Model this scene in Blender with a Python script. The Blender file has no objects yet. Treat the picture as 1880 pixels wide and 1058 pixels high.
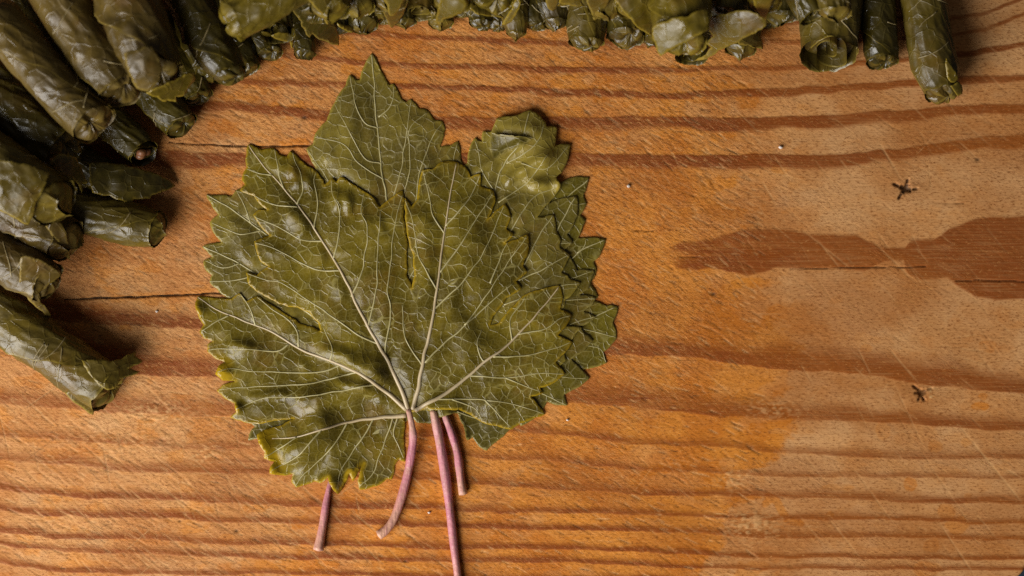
import bpy, math, random
import numpy as np
from mathutils import Vector
from mathutils.geometry import delaunay_2d_cdt

# ------------------------------------------------------------------ camera, light, exposure
S = 0.00017            # metres per photograph pixel on the board
H = 0.62               # camera height over the board
scene = bpy.context.scene
cam_data = bpy.data.cameras.new("camera")
cam = bpy.data.objects.new("camera", cam_data)
scene.collection.objects.link(cam)
cam.location = (0, 0, H)
cam.rotation_euler = (0, 0, 0)
cam_data.sensor_width = 36
cam_data.lens = 36 * H / (1880 * S)
cam_data.clip_start = 0.01
cam_data.clip_end = 20
cam_data.dof.use_dof = True
cam_data.dof.focus_distance = H - 0.006
cam_data.dof.aperture_fstop = 6.3
scene.camera = cam

world = bpy.data.worlds.new("World")
scene.world = world
world.use_nodes = True
wbg = world.node_tree.nodes["Background"]
wbg.inputs[0].default_value = (1.0, 0.93, 0.84, 1)
wbg.inputs[1].default_value = 0.055

win = bpy.data.lights.new("window_light", 'AREA')
win.shape = 'RECTANGLE'
win.size = 0.72
win.size_y = 0.74
win.energy = 17.0
win.color = (1.0, 0.985, 0.97)
win_o = bpy.data.objects.new("window_light", win)
scene.collection.objects.link(win_o)
win_o.location = (-0.58, -0.54, 0.48)
win_o.rotation_euler = (Vector((0.0, -0.02, 0)) - win_o.location).to_track_quat('-Z', 'Y').to_euler()

scene.view_settings.view_transform = 'Standard'
scene.view_settings.look = 'None'
scene.view_settings.exposure = 0.0
scene.view_settings.gamma = 1.0
scene.cycles.use_denoising = False
scene.cycles.max_bounces = 6

# ------------------------------------------------------------------ helpers
rng = np.random.default_rng(7)
random.seed(7)
COL = scene.collection


def P(px, py, z=0.0):
    """photograph pixel + height over the board -> world point"""
    k = (H - z) / H
    return Vector(((px - 940) * S * k, (529 - py) * S * k, z))


def smooth(a, b, x):
    t = np.clip((x - a) / (b - a), 0, 1)
    return t * t * (3 - 2 * t)


def _hash(ix, iy, iz, seed):
    h = (ix.astype(np.int64) * 374761393 + iy.astype(np.int64) * 668265263 + iz.astype(np.int64) * 2147483647 + seed * 974711) & 0xFFFFFFFF
    h = ((h ^ (h >> 13)) * 1274126177) & 0xFFFFFFFF
    h = ((h ^ (h >> 16)) * 2246822519) & 0xFFFFFFFF
    return ((h ^ (h >> 15)) & 0xFFFFFF) / float(0xFFFFFF)


def vnoise(x, y, z=None, seed=0):
    """value noise 0..1"""
    x = np.asarray(x, float); y = np.asarray(y, float)
    x, y = np.broadcast_arrays(x, y)
    z = np.zeros_like(x) if z is None else np.broadcast_to(np.asarray(z, float), x.shape)
    ix, iy, iz = np.floor(x), np.floor(y), np.floor(z)
    fx, fy, fz = x - ix, y - iy, z - iz
    fx = fx * fx * (3 - 2 * fx); fy = fy * fy * (3 - 2 * fy); fz = fz * fz * (3 - 2 * fz)
    r = 0
    for dz in (0, 1):
        wz = fz if dz else 1 - fz
        if dz and not np.any(fz):
            continue
        for dy in (0, 1):
            wy = fy if dy else 1 - fy
            for dx in (0, 1):
                wx = fx if dx else 1 - fx
                r = r + wx * wy * wz * _hash(ix + dx, iy + dy, iz + dz, seed)
    return r


def fbm(x, y, z=None, seed=0, octv=3):
    v = 0; a = 0.5; t = 0
    for o in range(octv):
        f = 2 ** o
        v = v + a * vnoise(np.asarray(x) * f, np.asarray(y) * f, None if z is None else np.asarray(z) * f, seed + 17 * o)
        t += a; a *= 0.5
    return v / t


def mesh_from(name, verts, faces_quads=None, faces_any=None):
    me = bpy.data.meshes.new(name)
    verts = np.asarray(verts, dtype=np.float32)
    if faces_quads is not None:
        q = np.asarray(faces_quads, dtype=np.int32)
        n, k = q.shape
        me.vertices.add(len(verts)); me.vertices.foreach_set("co", verts.ravel())
        me.loops.add(n * k); me.loops.foreach_set("vertex_index", q.ravel())
        me.polygons.add(n); me.polygons.foreach_set("loop_start", np.arange(0, n * k, k, dtype=np.int32))
        me.update(calc_edges=True)
    else:
        me.from_pydata([tuple(v) for v in verts], [], faces_any)
        me.update()
    me.polygons.foreach_set("use_smooth", np.ones(len(me.polygons), dtype=bool))
    return me


def add_attr(me, name, vals):
    at = me.attributes.new(name, 'FLOAT', 'POINT')
    at.data.foreach_set("value", np.ascontiguousarray(vals, dtype=np.float32).ravel())


def link(name, me, mat=None, parent=None):
    o = bpy.data.objects.new(name, me)
    COL.objects.link(o)
    if mat is not None and me is not None:
        me.materials.append(mat)
    if parent is not None:
        o.parent = parent
        o.matrix_parent_inverse = parent.matrix_world.inverted() if False else o.matrix_parent_inverse
    return o


def thing(name, label, cat, group=None, loc=(0, 0, 0)):
    o = bpy.data.objects.new(name, None)
    COL.objects.link(o)
    o.empty_display_size = 0.01
    o.location = loc
    o["label"] = label
    o["category"] = cat
    if group:
        o["group"] = group
    return o


def grid_faces(nu, nv, wrap_v=False):
    i = np.arange(nu - 1)[:, None]
    j = np.arange(nv if wrap_v else nv - 1)[None, :]
    j2 = (j + 1) % nv
    a = i * nv + j; b = (i + 1) * nv + j; c = (i + 1) * nv + j2; d = i * nv + j2
    return np.stack([np.broadcast_to(x, a.shape) for x in (a, b, c, d)], -1).reshape(-1, 4)


def spline(pts, step):
    """Catmull-Rom through 2D/3D points, resampled about every `step`"""
    p = np.asarray(pts, float)
    q = np.vstack([2 * p[0] - p[1], p, 2 * p[-1] - p[-2]])
    out = []
    for i in range(1, len(q) - 2):
        n = max(2, int(np.linalg.norm(q[i + 1] - q[i]) / step))
        t = np.linspace(0, 1, n, endpoint=False)[:, None]
        p0, p1, p2, p3 = q[i - 1], q[i], q[i + 1], q[i + 2]
        out.append(0.5 * (2 * p1 + (p2 - p0) * t + (2 * p0 - 5 * p1 + 4 * p2 - p3) * t ** 2 + (3 * p1 - p0 - 3 * p2 + p3) * t ** 3))
    out.append(q[-2:-1])
    return np.vstack(out)


def tube(path, radii, nseg=8, flat=1.0, cap=True):
    """tapered tube through 3D points; flat < 1 squashes it vertically"""
    path = np.asarray(path, float); n = len(path)
    radii = np.broadcast_to(np.asarray(radii, float), (n,))
    tan = np.gradient(path, axis=0)
    tan /= np.linalg.norm(tan, axis=1)[:, None] + 1e-12
    up = np.array([0, 0, 1.0])
    side = np.cross(tan, up); side /= np.linalg.norm(side, axis=1)[:, None] + 1e-12
    nor = np.cross(side, tan)
    a = np.linspace(0, 2 * np.pi, nseg, endpoint=False)
    v = path[:, None, :] + radii[:, None, None] * (np.cos(a)[None, :, None] * side[:, None, :] + flat * np.sin(a)[None, :, None] * nor[:, None, :])
    verts = v.reshape(-1, 3)
    faces = [tuple(f) for f in grid_faces(n, nseg, True)]
    if cap:
        verts = np.vstack([verts, path[0] - tan[0] * radii[0] * 0.25, path[-1] + tan[-1] * radii[-1] * 0.25])
        c0, c1 = len(verts) - 2, len(verts) - 1
        for j in range(nseg):
            faces.append((c0, j, (j + 1) % nseg))
            b = (n - 1) * nseg
            faces.append((c1, b + (j + 1) % nseg, b + j))
    return verts, faces


# ------------------------------------------------------------------ node helpers
class NT:
    def __init__(self, name):
        self.m = bpy.data.materials.new(name)
        self.m.use_nodes = True
        self.t = self.m.node_tree
        self.b = self.t.nodes["Principled BSDF"]

    def n(self, typ, ins=None, **kw):
        nd = self.t.nodes.new(typ)
        for k, v in kw.items():
            setattr(nd, k, v)
        for k, v in (ins or {}).items():
            self.set(nd.inputs[k], v)
        return nd

    def set(self, sock, v):
        if hasattr(v, "is_output") or isinstance(v, bpy.types.NodeSocket):
            self.t.links.new(v, sock)
        else:
            sock.default_value = v

    def attr(self, name):
        return self.n("ShaderNodeAttribute", attribute_name=name).outputs["Fac"]

    def math(self, op, a, b=0.0, clamp=False):
        nd = self.n("ShaderNodeMath", operation=op, use_clamp=clamp)
        self.set(nd.inputs[0], a); self.set(nd.inputs[1], b)
        return nd.outputs[0]

    def mix(self, f, a, b, mode='MIX'):
        nd = self.n("ShaderNodeMix", data_type='RGBA', blend_type=mode)
        self.set(nd.inputs[0], f); self.set(nd.inputs[6], a); self.set(nd.inputs[7], b)
        return nd.outputs[2]

    def ramp(self, f, lo, hi, a=0.0, b=1.0):
        nd = self.n("ShaderNodeMapRange", {"Value": f, "From Min": lo, "From Max": hi, "To Min": a, "To Max": b})
        nd.interpolation_type = 'SMOOTHSTEP'
        return nd.outputs[0]

    def noise(self, vec, scale, detail=3.0, rough=0.55):
        return self.n("ShaderNodeTexNoise", {"Vector": vec, "Scale": scale, "Detail": detail, "Roughness": rough}).outputs[0]

    def mapping(self, vec, rot=(0, 0, 0), scale=(1, 1, 1), loc=(0, 0, 0)):
        return self.n("ShaderNodeMapping", {"Vector": vec, "Rotation": rot, "Scale": scale, "Location": loc}).outputs[0]

    def bump(self, h, dist, strength=1.0, normal=None):
        nd = self.n("ShaderNodeBump", {"Height": h, "Distance": dist, "Strength": strength})
        if normal is not None:
            self.set(nd.inputs["Normal"], normal)
        return nd.outputs[0]

    def out(self, **kw):
        for k, v in kw.items():
            self.set(self.b.inputs[k.replace("_", " ")], v)
        return self.m


def rgb(r, g, b):
    return (r, g, b, 1.0)


# ------------------------------------------------------------------ materials
def wood_material():
    m = NT("wood")
    geo = m.n("ShaderNodeNewGeometry").outputs["Position"]
    late, oil_and_shade, dark, pale, chop = m.attr("late"), m.attr("oil_and_shade"), m.attr("dark"), m.attr("pale"), m.attr("chop")
    fibre = m.noise(m.mapping(geo, scale=(70, 2200, 70)), 1.0, 3)           # fine fibres along the grain
    diag = m.mapping(geo, rot=(0, 0, math.radians(31)))
    speck = m.noise(m.mapping(m.n('ShaderNodeVectorMath', {0: diag, 1: m.n('ShaderNodeVectorMath', {0: m.n('ShaderNodeTexNoise', {'Vector': geo, 'Scale': 90.0, 'Detail': 2.0}).outputs['Color'], 'Scale': 0.0016}, operation='SCALE').outputs[0]}, operation='ADD').outputs[0], scale=(420, 1500, 420)), 1.0, 5, 0.75)  # torn fibres from years of chopping
    pore = m.noise(m.mapping(geo, scale=(700, 1700, 700)), 1.0, 4, 0.8)
    blotch = m.noise(geo, 45, 4)
    blotch2 = m.noise(m.mapping(geo, scale=(14, 34, 14)), 1.0, 4)
    light = m.mix(oil_and_shade, rgb(0.63, 0.330, 0.132), rgb(0.66, 0.235, 0.030))
    deep = m.mix(oil_and_shade, rgb(0.25, 0.066, 0.013), rgb(0.235, 0.050, 0.005))
    lf = m.math('MULTIPLY', late, m.math('MULTIPLY', m.ramp(fibre, 0.36, 0.64, 1.4, 0.92), m.ramp(pore, 0.35, 0.65, 1.12, 0.82)), True)
    c = m.mix(m.ramp(blotch, 0.43, 0.60, 0.0, 0.75), light, m.mix(oil_and_shade, rgb(0.53, 0.235, 0.074), rgb(0.50, 0.140, 0.011)))
    c = m.mix(lf, c, deep)
    c = m.mix(m.ramp(blotch2, 0.42, 0.64, 0.0, 0.50), c, rgb(0.34, 0.098, 0.013))
    c = m.mix(m.ramp(fibre, 0.50, 0.68, 0.0, 0.22), c, rgb(0.25, 0.095, 0.026))
    c = m.mix(m.ramp(pore, 0.51, 0.64, 0.0, 0.80), c, rgb(0.20, 0.058, 0.010))
    c = m.mix(m.ramp(pore, 0.44, 0.30, 0.0, 0.50), c, rgb(0.74, 0.39, 0.13))
    c = m.mix(m.math('MULTIPLY', m.ramp(speck, 0.51, 0.68, 0.0, 0.55), chop), c, rgb(0.15, 0.050, 0.014))
    c = m.mix(m.math('MULTIPLY', m.ramp(speck, 0.45, 0.34, 0.0, 0.50), chop), c, rgb(0.68, 0.34, 0.10))
    c = m.mix(m.math('MULTIPLY', pale, 0.85, True), c, rgb(0.70, 0.40, 0.16))
    c = m.mix(dark, c, rgb(0.030, 0.016, 0.008))
    rough_f = m.ramp(speck, 0.35, 0.65, 0.40, 0.60)
    b1 = m.bump(m.math('MULTIPLY', speck, chop), 0.0006, 0.7)
    b2 = m.bump(fibre, 0.0002, 0.35, b1)
    b3 = m.bump(pore, 0.00012, 0.4, b2)
    return m.out(Base_Color=c, Roughness=rough_f, Normal=b3, Specular_IOR_Level=0.13)


def leaf_material(name, dark_c, mid_c, edge_c, line_c, vein_amt, cell=300.0, rough=(0.20, 0.38), bump=1.0, spec=0.34, ridge=1.0):
    m = NT(name)
    tc = m.n("ShaderNodeNewGeometry").outputs["Position"]
    warp = m.n("ShaderNodeTexNoise", {"Vector": tc, "Scale": 260.0, "Detail": 2.0}).outputs["Color"]
    wv = m.n("ShaderNodeVectorMath", {0: warp, 1: (0.5, 0.5, 0.5)}, operation='SUBTRACT').outputs[0]
    wv = m.n("ShaderNodeVectorMath", {0: wv, "Scale": 0.0011}, operation='SCALE').outputs[0]
    vec = m.n("ShaderNodeVectorMath", {0: tc, 1: wv}, operation='ADD').outputs[0]
    v1 = m.n("ShaderNodeTexVoronoi", {"Vector": vec, "Scale": cell}, feature='DISTANCE_TO_EDGE').outputs["Distance"]
    v2 = m.n("ShaderNodeTexVoronoi", {"Vector": vec, "Scale": cell * 2.7}, feature='DISTANCE_TO_EDGE').outputs["Distance"]
    l1 = m.ramp(v1, 0.062, 0.015)
    l2 = m.ramp(v2, 0.11, 0.03)
    big = m.noise(tc, 38, 3)
    mid = m.noise(tc, 150, 4)
    fine = m.noise(tc, 1500, 3)
    c = m.mix(m.ramp(big, 0.40, 0.62), dark_c, mid_c)
    c = m.mix(m.ramp(m.noise(tc, 62, 4), 0.52, 0.66, 0, 0.6), c, rgb(mid_c[0] * 0.95, mid_c[1] * 0.72, mid_c[2] * 0.8))
    c = m.mix(m.ramp(m.noise(m.mapping(tc, loc=(3, 1, 2)), 70, 3), 0.55, 0.68, 0, 0.55), c, rgb(mid_c[0] * 1.3, mid_c[1] * 1.28, mid_c[2] * 1.2))
    c = m.mix(m.ramp(mid, 0.50, 0.66, 0, 0.5), c, rgb(dark_c[0] * 0.62, dark_c[1] * 0.6, dark_c[2] * 0.7))
    c = m.mix(m.ramp(fine, 0.3, 0.8, 0, 0.25), c, mid_c)
    c = m.mix(m.math('MULTIPLY', l2, 0.13 * vein_amt), c, line_c)
    brk = m.ramp(m.noise(tc, 110, 3), 0.38, 0.62, 0.12, 1.0)
    c = m.mix(m.math('MULTIPLY', m.math('MULTIPLY', l1, brk), 0.46 * vein_amt), c, line_c)
    c = m.mix(m.attr("edge"), c, edge_c)
    hgt = m.math('ADD', m.math('MULTIPLY', l1, 0.30 * ridge), m.math('MULTIPLY', m.ramp(v1, 0.0, 0.30), -0.16 * ridge))
    hgt = m.math('ADD', hgt, m.math('MULTIPLY', m.noise(tc, 300, 2), 0.38))
    nb = m.bump(hgt, 0.0005 * bump, 0.75)
    nb = m.bump(fine, 0.00012, 0.5, nb)
    r = m.ramp(m.noise(tc, 240, 4), 0.38, 0.62, rough[0], rough[1])
    return m.out(Base_Color=c, Roughness=r, Normal=nb, Specular_IOR_Level=spec)


def plain_material(name, c1, c2, scale=300, rough=0.45, bump=0.0001):
    m = NT(name)
    tc = m.n("ShaderNodeNewGeometry").outputs["Position"]
    f = m.noise(tc, scale, 4)
    c = m.mix(m.ramp(f, 0.3, 0.7), c1, c2)
    return m.out(Base_Color=c, Roughness=rough, Normal=m.bump(f, bump, 0.5))


def petiole_material():
    m = NT("petiole_skin")
    tc = m.n("ShaderNodeNewGeometry").outputs["Position"]
    t = m.attr("along")
    ramp = m.n("ShaderNodeValToRGB", {"Fac": t})
    cr = ramp.color_ramp
    cr.elements[0].position = 0.0; cr.elements[0].color = rgb(0.50, 0.29, 0.18)
    cr.elements[1].position = 1.0; cr.elements[1].color = rgb(0.62, 0.34, 0.21)
    for p, c in ((0.15, (0.55, 0.26, 0.23)), (0.4, (0.50, 0.175, 0.21)), (0.7, (0.55, 0.21, 0.225)), (0.9, (0.60, 0.29, 0.20))):
        e = cr.elements.new(p); e.color = rgb(*c)
    st = m.noise(m.mapping(tc, scale=(1400, 120, 1400)), 1.0, 3)
    c = m.mix(m.ramp(st, 0.4, 0.7, 0, 0.45), ramp.outputs[0], rgb(0.27, 0.065, 0.125))
    c = m.mix(m.ramp(m.noise(tc, 900, 2), 0.62, 0.8, 0, 0.5), c, rgb(0.55, 0.33, 0.24))
    rr_ = m.ramp(m.noise(tc, 700, 3), 0.35, 0.65, 0.32, 0.62)
    c = m.mix(m.ramp(m.noise(tc, 260, 4), 0.5, 0.66, 0, 0.5), c, rgb(0.46, 0.25, 0.17))
    return m.out(Base_Color=c, Roughness=rr_, Normal=m.bump(m.math('ADD', st, m.noise(tc, 800, 3)), 0.0003, 0.6), Specular_IOR_Level=0.35)


MAT_WOOD = wood_material()
MAT_LEAF = [
    leaf_material("leaf_underside_top", rgb(0.078, 0.054, 0.004), rgb(0.152, 0.109, 0.008), rgb(0.40, 0.25, 0.008), rgb(0.34, 0.285, 0.09), 1.0, bump=0.6),
    leaf_material("leaf_underside_second", rgb(0.094, 0.068, 0.009), rgb(0.182, 0.136, 0.019), rgb(0.34, 0.25, 0.035), rgb(0.33, 0.28, 0.12), 0.9, bump=0.6),
    leaf_material("leaf_underside_third", rgb(0.068, 0.051, 0.005), rgb(0.128, 0.098, 0.010), rgb(0.28, 0.215, 0.05), rgb(0.30, 0.25, 0.10), 0.9, bump=0.6),
    leaf_material("leaf_underside_lowest", rgb(0.074, 0.056, 0.004), rgb(0.140, 0.107, 0.008), rgb(0.29, 0.215, 0.04), rgb(0.32, 0.27, 0.09), 0.95, bump=0.6),
]
MAT_VEIN = plain_material("vein", rgb(0.30, 0.255, 0.10), rgb(0.42, 0.36, 0.17), 500, 0.42)
MAT_VEIN_PINK = plain_material("vein_pink", rgb(0.44, 0.33, 0.18), rgb(0.46, 0.36, 0.21), 500, 0.42)
MAT_PETIOLE = petiole_material()
ROLL_MATS = [
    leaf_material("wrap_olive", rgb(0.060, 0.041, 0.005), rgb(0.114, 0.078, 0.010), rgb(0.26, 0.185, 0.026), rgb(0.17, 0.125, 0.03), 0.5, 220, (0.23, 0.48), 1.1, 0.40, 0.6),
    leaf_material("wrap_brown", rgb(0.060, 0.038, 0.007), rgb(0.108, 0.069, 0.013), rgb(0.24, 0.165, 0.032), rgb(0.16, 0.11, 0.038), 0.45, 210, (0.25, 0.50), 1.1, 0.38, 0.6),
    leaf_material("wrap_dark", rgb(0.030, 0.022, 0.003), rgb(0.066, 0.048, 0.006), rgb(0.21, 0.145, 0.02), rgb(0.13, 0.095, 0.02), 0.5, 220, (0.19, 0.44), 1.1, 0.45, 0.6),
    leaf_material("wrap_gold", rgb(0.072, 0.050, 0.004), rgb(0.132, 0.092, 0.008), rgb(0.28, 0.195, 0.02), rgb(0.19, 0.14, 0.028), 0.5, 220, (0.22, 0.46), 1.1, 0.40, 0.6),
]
MAT_WRAP_VEIN = plain_material("wrap_vein", rgb(0.17, 0.125, 0.05), rgb(0.25, 0.19, 0.08), 500, 0.4)
MAT_TABLE = plain_material("table_cloth", rgb(0.004, 0.012, 0.022), rgb(0.006, 0.02, 0.034), 900, 0.7)
MAT_CRUMB = plain_material("crumb", rgb(0.62, 0.52, 0.42), rgb(0.72, 0.62, 0.55), 2000, 0.5)
MAT_STUFFING = plain_material("stuffing", rgb(0.16, 0.055, 0.02), rgb(0.26, 0.11, 0.045), 700, 0.4, 0.0006)
#@@BOARD
# ------------------------------------------------------------------ the setting
def build_table():
    z = -0.024
    v = [(-1.2, -1.0, z), (1.2, -1.0, z), (1.2, 1.0, z), (-1.2, 1.0, z)]
    o = link("table_top", mesh_from("table_top", v, [(0, 1, 2, 3)]), MAT_TABLE)
    o["kind"] = "structure"


# growth rings of the board: (x, y of the sharp edge, width of the soft side), sharp edge below (+1) or above (-1)
RINGS = [
    (+1, 0.75, [(-200, 540, 30), (113, 588, 30), (230, 594, 26), (363, 603, 22), (600, 610, 20), (900, 600, 10), (1010, 596, 2)]),
    (+1, 0.70, [(-200, 600, 60), (60, 650, 60), (250, 684, 40), (397, 694, 30), (700, 690, 26), (950, 655, 24), (1150, 650, 25), (1280, 656, 25), (1453, 678, 36), (1583, 687, 38), (1713, 706, 40), (1880, 721, 26), (2000, 730, 26)]),
    (+1, 0.55, [(-200, 730, 26), (0, 739, 24), (150, 753, 22), (315, 761, 28), (425, 763, 26), (700, 758, 30), (950, 738, 30), (1150, 743, 32), (1323, 762, 30), (1453, 769, 22), (1626, 777, 19), (1821, 788, 19), (1880, 786, 15), (2000, 786, 15)]),
    (+1, 0.55, [(-200, 790, 12), (0, 798, 12), (177, 812, 13), (335, 822, 14), (472, 820, 14), (700, 805, 14), (907, 790, 12), (1075, 802, 14), (1150, 814, 12), (1323, 819, 13), (1410, 829, 11), (1626, 839, 12), (1880, 840, 13), (2000, 842, 13)]),
    (+1, 0.65, [(-200, 815, 14), (0, 844, 15), (138, 853, 14), (220, 863, 15), (354, 868, 18), (504, 870, 14), (765, 879, 18), (889, 888, 16), (1008, 898, 14), (1187, 905, 12), (1336, 910, 11), (1583, 918, 15), (1880, 923, 13), (2000, 924, 13)]),
    (+1, 0.55, [(500, 846, 5), (620, 838, 9), (770, 832, 10), (978, 846, 10), (1150, 859, 8), (1323, 866, 8), (1453, 873, 8), (1626, 876, 8), (1880, 877, 7), (2000, 879, 7)]),
    (+1, 0.8, [(-200, 880, 12), (0, 901, 13), (79, 907, 13), (130, 915, 13), (275, 916, 13), (417, 922, 14), (551, 928, 14), (740, 933, 13), (814, 936, 11), (919, 942, 13), (1097, 941, 9), (1300, 948, 8), (1453, 953, 9), (1713, 955, 9), (1800, 963, 8), (1880, 962, 7), (2000, 963, 7)]),
    (+1, 0.9, [(-200, 912, 10), (0, 932, 10), (79, 944, 11), (197, 950, 11), (315, 950, 11), (433, 956, 10), (590, 962, 10), (740, 965, 10), (859, 967, 9), (1068, 971, 9), (1300, 980, 9), (1453, 985, 10), (1670, 987, 8), (1880, 992, 8), (2000, 994, 8)]),
    (+1, 0.9, [(-200, 955, 10), (0, 975, 11), (138, 989, 10), (275, 991, 9), (433, 997, 10), (740, 1006, 10), (919, 1007, 10), (1097, 1010, 8), (1300, 1016, 8), (1366, 1021, 7), (1600, 1023, 7), (1880, 1026, 7), (2000, 1028, 7)]),
    (+1, 0.85, [(-200, 980, 9), (0, 999, 9), (118, 1015, 10), (275, 1015, 9), (433, 1021, 9), (740, 1030, 9), (948, 1030, 8), (1127, 1035, 8), (1300, 1040, 7), (1410, 1045, 7), (1880, 1046, 6), (2000, 1048, 6)]),
    (+1, 0.85, [(-200, 1018, 8), (0, 1035, 9), (118, 1048, 9), (354, 1052, 8), (590, 1056, 8), (740, 1059, 7), (1200, 1066, 7), (2000, 1075, 7)]),
    (-1, 0.75, [(-200, 250, 30), (200, 268, 40), (300, 276, 34), (460, 282, 30), (700, 284, 26), (1000, 282, 24), (1150, 283, 24), (1388, 285, 26), (1487, 289, 24), (1587, 283, 20), (1706, 267, 20), (1800, 256, 22), (1880, 251, 23), (2000, 246, 23)]),
    (-1, 0.75, [(-200, 170, 20), (250, 178, 22), (408, 186, 18), (607, 203, 20), (820, 214, 22), (1000, 218, 24), (1150, 218, 24), (1388, 218, 24), (1547, 214, 22), (1666, 202, 20), (1770, 196, 16), (1880, 194, 14), (2000, 192, 14)]),
    (-1, 0.68, [(300, 140, 10), (600, 150, 10), (785, 158, 10), (1020, 166, 12), (1243, 170, 12), (1400, 164, 13), (1528, 158, 13), (1670, 147, 11), (1768, 140, 17), (1880, 138, 12), (2000, 136, 12)]),
    (-1, 0.68, [(300, 90, 10), (520, 100, 8), (700, 111, 9), (890, 121, 9), (1020, 123, 11), (1221, 127, 10), (1400, 124, 8), (1600, 112, 9), (1755, 98, 10), (1821, 90, 10), (1880, 78, 9), (2000, 60, 9)]),
    (-1, 0.62, [(300, 40, 9), (700, 62, 9), (870, 71, 10), (1040, 78, 10), (1440, 78, 8), (1600, 74, 6), (1742, 62, 6), (1808, 55, 6), (1880, 24, 6), (2000, -10, 6)]),
    (-1, 0.6, [(300, 0, 9), (900, 24, 9), (1400, 40, 7), (1740, 32, 6), (1800, 24, 6), (1860, 2, 6), (1960, -40, 6)]),
    (-1, 0.5, [(-200, 60, 12), (0, 66, 12), (300, 110, 8), (500, 150, 3)]),
]
KNOT_TOP = [(1190, 466), (1217, 455), (1249, 442), (1309, 438), (1337, 428), (1356, 420), (1420, 418), (1487, 428), (1571, 428), (1587, 438), (1626, 452), (1662, 454), (1670, 442), (1718, 434), (1741, 418), (1785, 404), (1841, 394), (1880, 396), (1950, 410), (2050, 450)]
KNOT_BOT = [(1190, 460), (1217, 464), (1241, 494), (1281, 498), (1309, 492), (1341, 502), (1372, 510), (1404, 504), (1428, 494), (1519, 494), (1587, 502), (1622, 484), (1658, 482), (1666, 506), (1690, 516), (1738, 510), (1761, 529), (1793, 549), (1825, 555), (1880, 551), (1950, 535), (2050, 480)]
CRACKS = [
    ([(118, 550), (200, 547), (290, 544), (390, 539), (450, 536)], 2.6, 1.0),
    ([(310, 262), (360, 265), (420, 267), (470, 269), (560, 268), (600, 270)], 2.0, 0.85),
    ([(1450, 493), (1520, 492), (1600, 491), (1700, 490)], 1.4, 0.6),
    ([(1755, 516), (1800, 515), (1880, 517), (1900, 517)], 1.3, 0.6),
    ([(1150, 423), (1200, 424)], 1.1, 0.5), ([(1690, 373), (1770, 373)], 1.0, 0.4),
    ([(1230, 471), (1300, 473)], 1.0, 0.4),
]


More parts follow.
